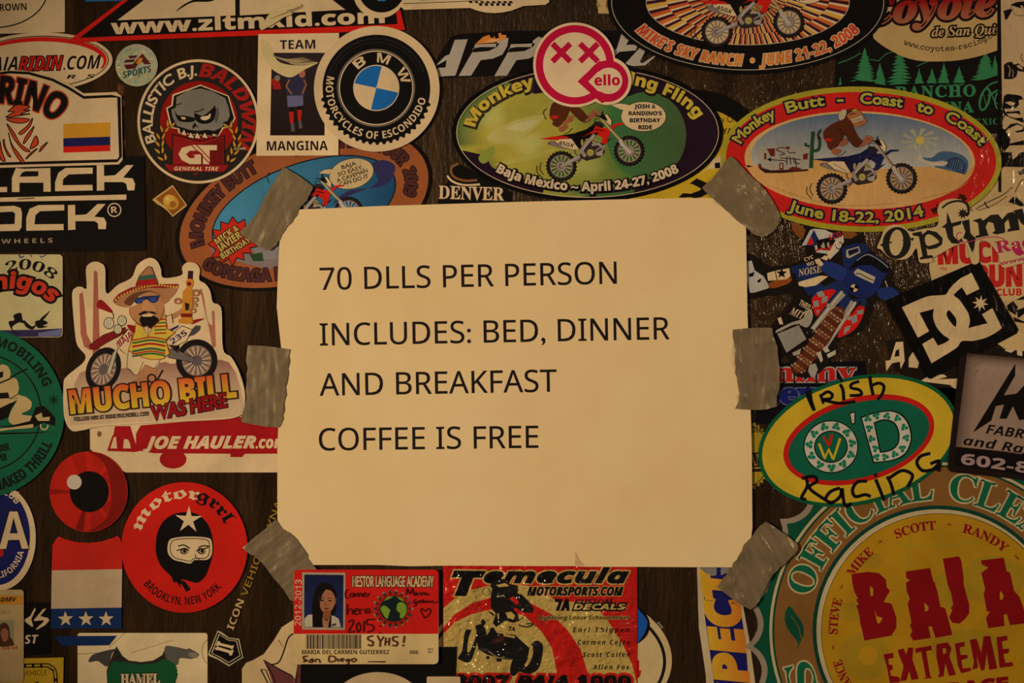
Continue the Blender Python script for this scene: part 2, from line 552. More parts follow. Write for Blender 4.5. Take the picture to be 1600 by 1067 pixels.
# -- oval with red crescent
s = Sticker('oval_sticker', 'white oval sticker with red crescent rim and slanted black and red web address', 'sticker', ell(60, 97, 116, 46, 2), W, 1)
s.p('rim'); s.ring(60, 97, 110, 1.5, K, 41, 2); s.f(ell(60, 96, 106, 38, 2, 10, 180) + ell(56, 101, 106, 36, 2, 180, 10), RED); s.f(ell(60, 97, 107, 39, 2, -20, 40) + ell(60, 98, 102, 38, 2, 40, -20), RED)
s.cr(0, 0, 4); s.p('lettering')
s.t('BAJA', -110, 446, 108, 440, 86, K, 'i', sh=.1); s.t('RIDIN', 118, 443, 388, 436, 86, RED, 'i', sh=.1, o=(7, K)); s.t('.COM', 396, 437, 628, 428, 84, K, 'i', sh=.1)
s.t('R  S', 415, 492, 595, 488, 24, K, 'i')
s.done()

# -- red edged black banner at the top
s = Sticker('banner_sticker', 'long black banner sticker with slanted red edge and white web address along the bottom', 'sticker', P('103 67 197 -3 240 -40 612 -40 633 47'), RED, 2)
s.cr(0, 0, 4); s.p('panel')
s.f('500 238 830 -20 1000 -160 2440 -160 2486 152', K)
s.p('big_letters', label='white block letters cut by the top edge')
s.f('735 128 890 10 1030 -120 1470 -120 1472 98', W); s.f('1500 98 1500 -120 2030 -120 2160 62', W)
s.f('1100 74 1150 30 1230 -5 1360 -12 1310 12 1200 18', K, 1); s.e(1260, -55, 110, K, 60); s.f('2050 -20 2080 -60 2120 -40 2162 64', K)
s.p('lettering'); s.t('www.zltmxid.com', 700, 213, 2402, 142, 84, W, 'b', wt=.03)
s.done()

s = Sticker('blue_strip', 'thin blue sticker edge just above the red edged black banner', 'sticker', P('133 -30 203 -30 203 1 133 3'), '24506e', 1); s.done()

# -- maker plate with flag and desert rider's brush drawing
arch = P('-80 138 -40 119 0 111 25 110 50 112 68 117 84 123 108 131 131 146 182 144 190 150 192 250 186 257 -60 264')
s = Sticker('arched_sticker', 'white arched sticker with brush drawn headscarf face and a yellow, blue and red flag', 'sticker', arch, W, 2)
s.cr(0, 0, 4); s.p('border')
s.l('-200 520 -60 470 60 452 180 458 330 500 430 550 525 610 700 602 745 610 755 980 735 1005 -200 1030', 17, K)
s.p('lettering'); s.at('MARINO', -60, 900, 480, 260, 112, 33, 165, K, 'b', wt=.02, o=(8, 'a8341a'))
s.p('drawing', label='red brush strokes of a face wrapped in a headscarf')
for a in ('60 690 110 655 190 668 150 690 190 690 130 715 190 712 40 735 90 700 55 700', '45 745 100 738 185 745 150 770 80 765', '45 775 90 830 130 900 190 945 150 940 90 870', '205 740 190 790 140 840 120 830 170 790',
          '215 790 190 850 150 900 160 860', '55 830 75 900 120 960 155 1015 130 1010 80 930', '225 850 190 930 240 900', '25 870 40 930 70 980 50 970 25 910', '-60 880 -20 950 0 1000 -40 980', '300 890 250 950 260 920', '235 930 165 995 190 960', '0 880 15 950 35 1005 10 1000 -10 930'):
    s.f(a, 'b03518', 1); s.l(a, 6, K, True, 1)
s.p('flag', label='yellow, blue and red flag')
s.f('398 775 690 765 690 855 398 865', 'b5761c'); s.f('398 865 690 855 690 908 398 918', NAVY); s.f('398 918 690 908 690 945 398 955', RED)
s.done()

# -- hologram disc
s = Sticker('hologram_disc', 'small glittering silver hologram disc beside the round skull sticker', 'sticker', ell(213.5, 102, 33), '9a8c64', 1, 'w')
rnd = random.Random(7)
s.p('glitter', label='iridescent flakes')
s.n += 1
for i in range(130):
    s.hold = i % 8 != 0
    a, q = rnd.random() * 6.28, 32 * math.sqrt(rnd.random())
    x, y = 213.5 + q * math.cos(a), 102 + q * math.sin(a); d = rnd.uniform(1, 3.2); t = rnd.random() * 3
    s.f([(x + d * math.cos(t + j * 1.6) * .8, y + d * math.sin(t + j * 1.6) * .8) for j in range(4)], rnd.choice(['bba86a', '7a8c5c', '8ca05a', 'b8a878', 'c88a3a', '5c8a74', 'aa9c74', '6c6450', '948070', '9c9060']))
s.hold = False
s.cr(0, 0, 4); s.p('lettering')
for a in ('800 350 860 345 850 362 812 366', '785 375 845 370 835 388 772 392', '775 405 830 402 890 335 945 400 905 403 880 375 845 428 790 434'): s.f(a, '4e1a14')
s.f('866 366 895 362 880 395 850 398', 'c06a1c')
s.t('SPORTS', 772, 490, 950, 448, 40, '23383a', 'i')
s.done()

# -- round skull sticker
s = Sticker('round_sticker', 'round black sticker with angry grey skull, red lettering and golden laurel sprays', 'sticker', ell(310, 190, 95, 97), W, 2)
s.e(310, 190, 91, '1f1812', 93)
s.cr(215, 95, 5.47)
s.e(525, 515, 330, DRED, 340)
s.p('lettering')
s.at('BALLISTIC B.J.', 520, 525, 392, 400, 204, 92, 82, W, '', wt=.03, sh=.12)
s.at('BALDWIN', 520, 525, 380, 390, 89, -30, 112, '8c1610', 'i', wt=.02)
s.t('.com', 818, 762, 925, 762, 26, W, 'b')
sk = s.p('skull')
o_ = '300 290 540 205 780 300 838 490 805 560 735 580 690 650 350 620 345 585 285 575 245 405 290 380'
s.f(o_, W); s.f('312 300 540 216 772 306 826 490 795 552 725 572 685 648 365 615 360 580 297 566 258 410 302 386', '110c09')
s.f('335 310 440 255 540 238 640 262 750 320 780 400 790 470 770 515 735 525 735 560 700 580 655 600 600 590 520 600 440 590 400 575 340 560 300 480 290 420 330 400 330 370', '6a5d4a')
s.f('640 420 690 400 700 450 680 540 650 500', '4b4135')
s.p('eyes', sk)
s.f('315 420 345 465 400 470 490 490 480 520 400 525 345 505', K, 1); s.f('490 450 560 470 640 410 660 380 670 440 640 520 560 540 500 510', K, 1)
s.f('370 480 410 485 415 500 385 502', W); s.f('545 480 600 470 625 450 620 490 580 510 545 500', W, 1)
s.l('480 440 530 430 570 410', 9, K); s.l('330 380 380 365', 8, K)
s.p('nose', sk); s.f('470 560 490 530 530 580 500 560 475 585', K)
s.p('teeth', sk)
for a in ('370 630 400 585 420 630 415 645', '430 655 455 610 485 650 478 668', '485 660 510 610 540 655 530 670', '550 655 575 612 602 650 595 668', '640 620 690 635 645 650'): s.f(a, W); s.l(a, 6, K, True)
s.p('shield')
s.f('245 590 340 585 300 640 290 730 245 690', DRED); s.f('740 600 850 560 800 700 750 735', DRED)
s.f('300 630 540 690 745 640 745 890 300 890', '7c1210'); s.l('300 630 540 690 745 640 745 890 300 890', 9, K, True)
s.f('545 720 738 650 738 884 545 884', '5c0c0a')
s.f('240 880 275 890 770 890 775 905 735 950 275 945 240 900', '7c1210'); s.f('470 962 525 962 498 978', DRED)
s.f('480 720 530 722 520 770 450 770 415 800 450 835 490 830 490 810 470 805 545 800 545 885 450 885 380 850 352 800 380 745', W)
s.f('530 722 680 722 680 765 618 765 618 885 560 885 560 800 520 770', W); s.l('455 715 620 880', 9, '7c1210'); s.l('500 715 640 860', 9, '7c1210')
s.t('GENERAL TIRE', 315, 938, 695, 940, 32, W, 'i')
for sx, pts in ((-1, [(270, 545), (225, 590), (200, 650), (200, 710), (205, 770), (235, 830)]), (1, [(790, 555), (830, 600), (850, 660), (845, 720), (815, 780), (780, 840)])):
    s.p('laurel_spray', label='golden laurel spray')
    for i, (x, y) in enumerate(pts):
        for k in (-1, 1):
            an = R(90 + sx * (22 - 11 * i) - k * 26)
            d_ = (math.cos(an), -math.sin(an)); n_ = (-d_[1], d_[0])
            lf = [(x + k * 9 + d_[0] * a + n_[0] * b, y + 25 + d_[1] * a + n_[1] * b) for a, b in ((0, 0), (22, 13), (48, 9), (68, 0), (46, -9), (20, -10))]
            s.f(lf, 'a86e18', 1); s.l(lf, 4, '2a1a08', True, 1)
s.done()

# -- portrait photo sticker
s = Sticker('photo_sticker', 'white upright sticker with a dark photo of a person in red socks', 'sticker', P('404 54 530 52 529 243 401 244'), 'c49e6b', 3)
s.cr(300, 0, 4); s.p('photograph')
s.f('500 332 835 332 830 848 490 848', grad('2a1d1c', '1c100c', 332, 848))
s.f('500 500 540 480 560 560 510 560', '8c1a10'); s.e(535, 490, 18, '6c5a4a')
pf = s.p('person', label='small figure in dark vest, blue shorts and red socks')
s.f('595 490 640 470 690 470 715 500 700 600 600 610', '2a2433', 1); s.l('612 500 590 540 625 590', 8, '93531f'); s.l('700 500 715 530 690 590', 8, '93531f')
s.f('595 600 695 598 698 660 655 668 600 670', '5b5263'); s.f('605 670 640 672 638 700 612 700', '15100f'); s.f('660 665 690 663 690 690 662 690', '15100f')
s.f('608 700 638 700 635 770 615 770', 'a81a10'); s.f('660 690 688 688 682 755 665 755', 'a81a10'); s.f('618 770 640 770 645 822 622 825', '4c4038'); s.f('665 755 683 755 692 800 672 808', '4c4038')
s.e(690, 462, 20, '9a5238', 26)
s.p('lettering'); s.t('TEAM', 552, 310, 772, 306, 56, '17141a', 'b'); s.t('MANGINA', 470, 942, 850, 940, 58, '17100c', 'b')
s.p('peeled_film', label='whitish curl of torn film stuck across the top')
cres = ell(600, 340, 165, 145, 0, 95, 290)
s.f(smooth(P('432 250 440 330 480 410 540 460 620 485 700 440 790 392 700 400 640 410 560 395 520 360 500 300 470 260')), 'b8975f')
for i in range(16):
    t = i / 16
    s.l([(500 + 150 * t, 350 + 60 * t), (600 + 110 * t, 372 + 40 * t), (700 + 90 * t, 360 + 35 * t)], 6, mix('b8975f', '2a1d1c', .2 + .5 * rnd.random()), sm=1, w1=1)
s.done()
s = Sticker('film_scrap', 'torn crescent scrap of whitish film over the banner web address', 'film', smooth(P('408 48 414 34 424 20 440 10 458 5 472 8 462 14 448 18 458 22 444 28 428 38')), 'b5945f', 4)
s.p('streaks')
for i in range(9): s.l([(424 + i * 5, 30 - i * 2.4), (452 + i * 3, 21 - i * 1.2)], 1, '8f7144', w1=.4)
s.done()

# -- tyre roundel
s = Sticker('tire_sticker', 'round white sticker showing a black knobby tire around a blue and white quartered roundel', 'sticker', ell(589, 139.5, 98), W, 4)
ty = s.p('tire')
tp = []
for i in range(200):
    a = 360 * i / 200; low = 188 < a < 345
    q = 83 + ((5 if (i // 2) % 2 else 1) if low else 1)
    tp.append((588.5 + q * math.cos(R(a)), 139 - q * math.sin(R(a))))
s.f(tp, '0d0a08')
s.ring(588.5, 138.5, 79, 3, '1c1713', a0=20, a1=165); s.ring(588.5, 138.5, 72, 1, '241d17', a0=20, a1=165)
s.ring(588, 138, 61, 4.5, '57483b'); s.ring(588, 138, 58, 1.6, W)
ro = s.p('roundel'); s.e(588, 138, 56, '0e0b09'); s.e(588.3, 138, 36, W)
for a0 in (76, 256): s.f([(588.3, 138)] + ell(588.3, 138, 34.5, None, 0, a0, a0 + 92), '16507c')
s.p('emblem_letters', ro)
for ch, a, w_ in (('B', 123, 22), ('M', 76, 24), ('W', 24, 28)): s.at(ch, 588, 138, 40, 40, a + w_ / 2, a - w_ / 2, 15, W, 'b', wt=-.01)
s.p('lettering', ty); s.at('MOTORCYCLES OF ESCONDIDO', 588.5, 138.5, 79, 79, 166, 348, 11.5, W, 'b', flip=True)
s.done()

# -- white sticker cut by the top edge
s = Sticker('chequered_sticker', 'white die-cut sticker with black ring and chequered corner, cut off by the top edge', 'sticker',
    [P('535 -50') + ell(593, -12, 41, 41, 0, 195, 325) + P('632 16 735 13 745 17 758 20 772 21 786 20 800 17 818 10 852 8 858 4 859 -50')], W, 3)
s.cr(530, 0, 4.706); s.p('ring'); s.e(312, -75, 170, '0e0b09'); s.e(312, -75, 84, W); s.f('312 -75 290 12 330 12 400 -20', '1f5880')
s.p('stripe'); s.l('475 30 940 12 1150 -6', 5, K); s.f('580 -12 730 -16 730 2 600 6', '2a1d14')
s.p('chequers', label='black and white chequers')
for i in range(8):
    x = 950 + i * 42
    s.f([(x, 12), (x + 24, 11), (x + 36, 25), (x + 12, 27)], K)
    if 0 < i < 7: s.f([(x + 34, 26), (x + 58, 25), (x + 62, 45), (x + 40, 47)], K)
s.done()

# -- long slanted letters
s = Sticker('letter_decal', 'dark decal of long slanted grey letters running behind the pink cross-eyed sticker', 'sticker', P('672 108 704 58 716 53 800 48 960 47 985 45 1016 82 1000 92 990 104 900 106 760 119 686 122'), '120d09', 0, 'g')
s.cr(530, 0, 4.706); s.p('letters', label='slanted grey letters')
s.f('850 292 945 288 855 555 690 565 660 560 730 498 782 496 790 440 700 490 780 410 810 400', '98836a')
for dx in (0, 263):
    s.f([(x + dx, y) for x, y in P('1000 325 1180 318 1160 345 1040 345 985 355 980 385 1100 375 1150 350 1160 300 1200 270 1245 280 1235 340 1200 400 1130 430 1040 442 970 555 878 558 980 380')], '98836a')
s.f('1960 380 2040 360 2080 235 2200 232 2255 270 2140 275 2110 330 2200 325 2180 370 2060 380 2000 440', '98836a')
s.f('2100 470 2230 330 2270 335 2210 455 2230 465 2330 400 2360 385 2250 480 2160 485', '98836a')
s.p('orange_scrap', label='torn orange patch on a letter')
s.f('1000 322 1060 270 1105 255 1110 275 1135 280 1140 262 1150 285 1175 278 1170 245 1190 240 1190 255 1228 258 1225 285 1140 312', 'bf6a24'); s.f('1060 310 1120 290 1200 285 1130 310', 'c98a4a')
s.done()
# -- black rectangle with squared letters
s = Sticker('wheel_maker_sticker', 'large black rectangular sticker with squared white letters and a white bar', 'sticker', P('-60 246 225 244 228 388 227 392 -60 394'), '0b0806', 1)
s.cr(0, 230, 4); s.p('lettering')
for a in ('-60 250 45 248 45 280 -60 282', '75 280 75 190 100 130 150 135 315 130 318 278 272 278 272 222 122 222 122 280', '345 275 345 220 365 160 410 130 580 128 580 165 430 170 395 200 392 238 578 235 580 270', '605 112 650 112 652 270 606 272', '650 180 720 175 790 112 835 112 770 190 830 195 845 230 840 270 798 270 790 230 770 218 652 218'): s.f(a, W)
s.f('122 185 240 182 240 150 160 150 140 158', '0b0806')
s.f('-60 316 790 296 790 328 -60 342', W); s.f('105 322 160 316 220 314 215 322 110 328', '5b4a34')
for a in ('-60 372 90 366 130 380 138 410 135 500 120 522 -60 526', '165 522 165 440 185 385 240 362 402 360 402 395 250 400 222 425 216 482 398 480 398 518', '425 362 470 360 472 515 426 518', '470 425 540 420 610 355 660 355 590 435 650 440 665 470 662 512 615 512 612 475 590 462 472 462'): s.f(a, W)
s.f('-60 410 80 402 95 415 92 480 -60 485', '0b0806')
s.ring(715, 392, 44, 7, W, n=48); s.t('R', 696, 412, 735, 410, 40, W, 'b')
s.t('WHEELS', 10, 602, 330, 596, 28, '8d7148', 'b', gap=1.5)
s.done()

# -- small square stamp
s = Sticker('stamp', 'small torn brown and gold square stamp set diagonally on bare wood', 'stamp', P('238 312 246 306 270 289 282 306 293 321 270 339 262 330 252 322 247 320'), 'a9803f', 1)
s.f('243 311 270 292 290 320 270 336 258 322', '7c3f14'); s.p('emblem', label='golden round figure')
s.e(267, 316, 13, 'a8701e', 11, -35); s.e(264, 312, 8, 'b5842e'); s.e(270, 319, 5, '8a4f16'); s.e(262, 311, 2.4, 'c09a58')
s.done()

# -- dated cream square
s = Sticker('dated_sticker', 'cream square sticker with red outlined script, black flourish and a curved year', 'sticker', rrect(-60, 397.5, 98, 527, 6), 'a8905a', 1)
s.f('-60 517 60 515 97 513 97 521 94 526 -60 527', '2b2137'); s.f('60 520 96 514 97 524 60 527', '5c5568')
s.cr(0, 380, 4); s.p('lettering')
s.at('2008', 150, 430, 265, 265, 113, 49, 62, K, 's', wt=-.008, sh=.1)
s.at('amigos', 80, 660, 370, 380, 128, 50, 96, 'a82a14', 'b', wt=.03, o=(15, K), sh=.1)
s.p('flourish', label='black brush flourish')
s.f('85 450 130 435 140 470 150 500 120 495 80 520 85 545 130 575 90 560 65 525 55 490 90 480', K, 1); s.f('150 480 200 520 230 500 205 540 160 520', K, 1); s.f('220 490 270 480 300 500 270 515 300 520 240 530', K, 1); s.f('255 470 290 440 315 420 280 470 250 490', K, 1)
s.l('120 70 130 90 150 80', 8, '2b2a5a', sm=1); s.l('190 72 200 85', 6, '2b2a5a'); s.l('250 75 260 88 290 70', 6, '2b2a5a', sm=1)
s.done()

# -- cartoon rider, die cut
s = Sticker('diecut_sticker', 'white die-cut sticker of a man in sombrero and striped poncho on a motorcycle', 'sticker', smooth(P('101 650 100 600 105 588 118 577 131 566 134 555 122 540 118 520 114 475 114 456 120 449 128 448 136 450 135 422 139 413 148 409 158 411 165 420 167 458 185 445 206 434 214 416 224 407 236 403 246 408 252 420 256 434 284 430 285 418 291 411 300 410 308 413 313 422 312 437 322 444 329 455 333 472 342 476 347 488 349 545 362 558 374 580 383 612 382 640 377 648 350 655 250 660 160 666 130 672 112 672')), W, 3)
s.cr(130, 410, 4.64)
s.p('desert', label='brown printed desert ground and cactus streaks')
s.f('-60 880 -20 800 60 770 200 780 340 760 600 720 640 735 700 725 760 740 900 710 1000 705 1060 725 1110 800 1140 900 1180 1080 1090 1120 -90 1180', grad('80503a', 'b08a60', 720, 980))
s.f('80 70 95 58 108 75 128 700 70 700', '8f4a33'); s.f('-25 230 0 215 15 330 30 520 70 600 60 640 10 610 -15 520', '8f4a33')
s.f('848 195 862 190 880 260 905 430 940 620 965 610 955 360 945 345 935 360 940 460 915 440 890 380', '94543c')
mb = s.p('motorcycle', label='red, white and grey motorcycle')
def owheel(cx, cy, rx, ry, rot):
    s.p('wheel', mb)
    s.e(cx, cy, rx, '140e0c', ry, rot); s.e(cx, cy, rx * .72, '6a4e3c', ry * .72, rot); s.e(cx, cy, rx * .68, '84624a', ry * .68, rot)
    s.n += 1; s.hold = True
    for i in range(30):
        a = i * 12
        (x, y), = ell(cx, cy, rx * .68, ry * .68, rot, a, a + 1, 1)[:1]
        s.l([(cx, cy), (x, y)], 5, 'b5966c' if i % 2 else '3c2a22')
    s.hold = False
    s.e(cx, cy, rx * .26, '55423a', ry * .26, rot)
owheel(150, 775, 122, 165, -22)
owheel(826, 712, 150, 155, 0)
s.cur = mb
mc = s.p('bodywork', mb)
s.f('605 620 700 640 810 695 800 725 620 690 600 665', '5c4c3e'); s.l('605 620 700 640 810 695 800 725 620 690', 4, K)
s.f('255 620 240 690 205 800 175 800 175 780 215 660', 'a08c68'); s.l('255 620 205 800 175 795 220 655', 4, K)
s.f('45 605 60 590 150 525 240 490 310 470 320 500 260 540 160 590 90 635 55 630', '6b1210'); s.l('45 605 150 525 310 470 320 500 160 590 90 635', 4, K, True)
s.f('245 590 330 480 360 520 330 640 330 680 280 640', W); s.l('245 590 330 480 360 520 330 680 280 640', 5, K, True)
s.f('590 590 680 490 720 460 800 490 790 520 750 570 680 605 600 600', W); s.l('590 590 680 490 720 460 800 490 750 570 680 605', 5, K, True)
s.f('795 480 820 455 855 460 850 490 810 525 760 540', '3f352f'); s.f('780 425 830 410 890 405 840 430 790 450', '7c1210'); s.f('600 500 700 450 690 470 610 520', '221c3a')
s.f('101 300 125 270 160 290 215 350 205 365 150 345 110 330', '7c1210', 1); s.l('205 350 225 385 222 410', 6, K); s.f('320 455 380 460 430 490 440 530 410 545 370 520', '7c1210', 1)
for cx, cy, r in ((190, 440, 38), (285, 422, 34), (255, 485, 32)):
    s.e(cx, cy, r, 'b09a70', r * 1.15); s.ring(cx, cy, r, 5, K, r * 1.15)
    for dx in (-14, 0, 14): s.l([(cx + dx, cy - r), (cx + dx - 3, cy + r)], 3, '55452e')
s.f('620 600 700 600 650 640 700 620 690 660', '2a1c16')
s.p('lettering', mb); s.t('BAJA', 270, 612, 365, 535, 44, '7c1218', 'i'); s.t('235', 650, 596, 760, 520, 40, '1c1640', 'i')
pe = s.p('person', label='man in sombrero, sunglasses and striped poncho')
SK = '9a6238'
s.f('390 820 440 740 540 760 530 840 480 900 420 880', SK); s.l('400 850 350 870 360 895 460 890', 4, '5a3018'); s.f('355 875 400 850 450 860 460 900 360 900', SK)
s.f('355 890 465 895 465 910 360 915', '2a100c'); s.l('480 915 540 850 580 780', 12, '2a100c'); s.ring(500, 840, 34, 12, '2a100c')
s.f('330 650 320 760 350 780 375 815 400 815 450 740 520 770 545 750 570 690 440 640', W); s.l('330 650 320 760 375 815 400 815 440 720', 4, K); s.l('450 740 520 770 570 690', 4, K)
s.f('640 380 700 345 730 320 740 360 660 410', SK); s.f('600 395 640 372 655 440 600 440', W); s.l('600 395 645 375 655 440', 5, K)
s.p('head', pe)
s.f('340 330 400 300 440 220 560 230 590 320 585 390 540 440 480 470 410 450 360 410', SK, 1); s.l('340 330 345 380 400 440 480 470 560 420 590 330', 4, '4a2412', sm=1)
s.f('420 395 470 370 540 400 550 430 510 460 490 480 470 460 440 465 415 430', '120c0a', 1); s.f('405 375 440 355 480 350 520 360 535 375 500 370 480 362 450 372 420 385', '120c0a', 1)
s.f('425 380 480 372 515 378 500 392 440 394', W); s.f('440 290 470 270 500 300 530 345 480 355 430 340', 'a86c40', 1)
s.p('sunglasses', pe); s.f('365 262 450 245 560 238 545 280 520 295 490 290 470 268 440 275 430 295 390 300 375 285', '1c2038'); s.f('385 270 440 260 430 288 395 292', '2c3560'); s.f('480 258 540 250 525 285 495 285', '2c3560')
s.p('sombrero', pe)
s.f('220 280 260 230 350 185 480 160 600 165 690 155 680 210 640 260 590 300 560 240 470 205 390 240 360 290 330 325 260 315', '8f5a34', 1)
s.f('300 290 360 230 470 205 560 235 585 290 560 240 480 215 400 250 350 310', '5c3018', 1)
s.f('225 275 260 228 350 182 480 157 690 156 688 180 600 188 480 184 370 208 280 250 235 295', '7c1a10')
for i in range(22):
    t = i / 21
    x = 240 + 440 * t; y = 268 - 118 * math.sin(min(1, t * 1.25) * math.pi / 2) ** .8 + (24 if t > .8 else 16) * t * t
    s.f([(x - 8, y + 12), (x, y - 8), (x + 9, y + 10)], 'b58a2c')
s.f('385 175 410 100 450 50 475 30 500 35 520 80 545 160 460 165', '8f5a34', 1); s.f('388 175 398 130 530 118 545 162 460 165', '8c1610'); s.f('400 130 412 98 522 86 530 118', '2f4a34')
s.l('385 175 410 100 475 30 500 35 545 160', 4, K)
s.p('poncho', pe)
PO = P('385 440 440 470 475 540 500 480 560 420 600 380 610 480 670 510 600 560 630 660 580 700 500 705 440 690 330 640 350 580 380 500')
s.f(PO, 'b5902c')
def band(y, w, c):
    s.f([(a, y + 10 * math.sin(a / 45) + b) for a, b in [(x, 0) for x in range(360, 601, 20)] + [(x, w) for x in range(600, 359, -20)]], c)
for y, w, c in ((548, 9, '8c1610'), (566, 14, '2f4a2c'), (592, 14, '8c1610'), (614, 9, 'b5902c'), (626, 16, '2f4a2c'), (648, 10, '8c1610'), (662, 14, '2f4a2c')): band(y, w, c)
for x0, y0, c in ((520, 465, '8c1610'), (520, 490, '2f4a2c'), (520, 515, '8c1610'), (545, 440, '2f4a2c'), (555, 415, '8c1610')): s.l([(x0, y0), (605, y0 - 4)], 10, c)
s.l(PO, 5, '8c2a10', True); s.f('445 470 475 470 470 535', W)
s.p('bottle', pe, label='amber bottle held up in the hand')
s.f('765 60 798 62 795 122 760 120', '2a1214'); s.f('760 122 796 124 800 165 790 190 800 230 790 380 795 440 700 440 700 410 718 390 724 230 740 195 755 180 748 150', 'a8651c', 1); s.e(772, 156, 16, '6b140c'); s.f('712 370 792 370 790 398 712 396', '6b140c'); s.f('740 290 775 300 770 345 745 350', '2a140a')
for a in ((690, 280, 28), (820, 220, 30), (815, 270, 24), (812, 310, 20), (800, 350, 22)): s.e(a[0], a[1], a[2], '85502c', a[2] * .85); s.e(a[0] + 4, a[1] + 4, a[2] * .4, 'b58a5c')
s.cr(0, 600, 4)
s.p('lettering', label='orange to yellow block letters with red brush letters over them')
g = lambda u, y: mix('b5481a', 'b58a20', 1 - max(0, min(1, y)))
s.t('MUCHO BILL', 450, 182, 1478, 78, 140, g, 'b', wt=.03, o=(9, '2a140a'))
s.t('WAS HERE', 955, 226, 1418, 140, 84, '7c0c10', '', wt=.035, o=(5, '2a0a08'), sh=.1)
s.t('FOLLOW HIM AT WWW.MUCHOBILL.COM', 468, 232, 932, 196, 26, '1a1410', 'b')
s.done()

# -- green disc
s = Sticker('green_disc', 'dark green round sticker with a pale rider on a snow machine and black ring', 'sticker', ell(-32, 645, 133), '0f4a2c', 2)
s.cr(0, 500, 3.81); s.p('ring'); s.ring(-122, 552, 372, 9, '0c140d', 358)
s.p('lettering'); s.at('SNOWMOBILING', -122, 552, 412, 412, 110, 22, 56, '0b150e', 'b', wt=.02); s.at('NAKED THRILL', -122, 552, 474, 474, 282, 337, 60, '0b150e', 'b', wt=.03, flip=True)
s.t('UNDER', -40, 790, 60, 772, 40, '0b150e', 'b', wt=.03); s.t('SUPER', -40, 846, 45, 832, 40, '0b150e', 'b', wt=.03)
for i in range(4): s.l([(322 + 32 * math.cos(R(45 * i)), 475 + 32 * math.sin(R(45 * i))), (322 - 32 * math.cos(R(45 * i)), 475 - 32 * math.sin(R(45 * i)))], 6, '0b150e')
r_ = s.p('rider', label='pale crouched rider in a helmet')
s.f('0 360 90 345 115 400 110 440 160 460 190 490 180 530 130 560 210 575 200 605 130 630 60 610 60 560 100 480 60 500 0 520', 'a8854f', 1); s.f('0 272 40 270 62 300 62 335 30 355 0 350', 'a8854f', 1)
s.f('0 310 22 305 20 340 0 345', K); s.f('-20 435 50 430 60 465 0 468', K); s.f('0 525 60 495 105 480 70 520 50 580 0 600', K); s.l('0 375 60 350 100 320 165 290', 9, K); s.l('110 440 60 470 105 465', 5, K)
s.p('snow_machine'); s.f('-30 630 60 630 180 600 215 520 260 510 300 545 330 580 330 630 260 610 200 640 60 640', K); s.f('-30 650 60 640 200 618 200 640 60 652 -30 665', 'a8854f'); s.ring(265, 630, 26, 9, 'a8854f', a0=150, a1=380); s.f('210 570 250 550 255 580 300 575 295 600 230 600', 'a8854f'); s.f('-30 670 150 668 320 665 200 675 -30 682', K)
s.done()

# -- hauler banner
s = Sticker('truck_sticker', 'white rectangular sticker with dark red truck silhouette carrying slanted white lettering', 'sticker', P('140.5 662 440 640 440 738 196 738 141 702'), W, 1)
s.cr(0, 600, 4); s.p('truck', label='dark red truck silhouette')
TR = '8c0f10'
s.f('670 415 700 330 720 262 815 262 835 330 850 375 850 310 880 258 1500 205 1800 240 1800 435 1530 436 1515 456 1440 456 1440 436 1180 434 1164 434 960 432 880 418 840 425 675 418', TR)
s.f('690 402 712 330 726 330 732 402', W); s.f('770 402 775 345 800 345 812 370 818 402', W); s.f('700 320 718 278 708 320', W)
s.e(1082, 470, 84, TR, 58)
s.p('lettering'); s.t('JOE HAULER', 900, 402, 1590, 398, 72, W, 'i', wt=.04, sh=.15); s.t('.com', 1600, 400, 1790, 398, 72, W, 'i', wt=.02)
s.p('stain'); s.e(622, 312, 14, '6b4a26', 18)
s.done()

# -- red eye
s = Sticker('eye_sticker', 'round red cartoon eye sticker with black pupil and white glint', 'sticker', ell(139, 768, 61, 63), 'a0180c', 2)
for a0, a1, c in ((95, 118, '8f1409'), (176, 184, '7c1008'), (60, 80, '94160a'), (250, 262, '6b0f08'), (275, 300, '8f1409'), (310, 335, '8a1208'), (20, 50, '8a1208')): s.f([(139, 768)] + ell(139, 768, 60, 62, 0, a0, a1), c)
s.f(ell(139, 768, 60, 62, 0, 92, -90) + smooth(P('139 829 162 815 172 795 174 770 170 740 158 718 139 707'), False), '6b0f08')
s.p('pupil'); s.e(140, 768, 30.5, '0a0605', 32); s.p('glint', label='white round glint'); s.e(116.5, 753, 11.5, 'aa9070')
s.done()

# -- banded body piece
s = Sticker('banded_sticker', 'red, white and blue banded sticker with three white stars', 'sticker', [smooth(P('82 852 88 842 92 838'), False) + [(104, 843), (120, 847), (139, 848), (158, 846), (174, 841), (184, 837)] + P('188 841 191 852 190 982 80 982'), P('84 994 182 993 170 1008 98 1009')], NAVY, 1)
s.p('red_band'); s.f(smooth(P('82 852 88 842 92 838'), False) + [(104, 843), (120, 847), (139, 848), (158, 846), (174, 841), (184, 837)] + P('188 841 191 852 191 889 81 891'), 'a81c10')
s.p('white_band'); s.f('81 891 191 889 190 949 80 951', 'a6835a')
s.p('blue_band'); s.f('80 951 190 949 190 982 79 982', '10233f'); s.f('84 994 182 993 170 1008 98 1009', '10233f')
for x in (102.5, 134.5, 166): s.p('star'); s.f(star(x, 967, 12.5, rot=92), W)
s.done()

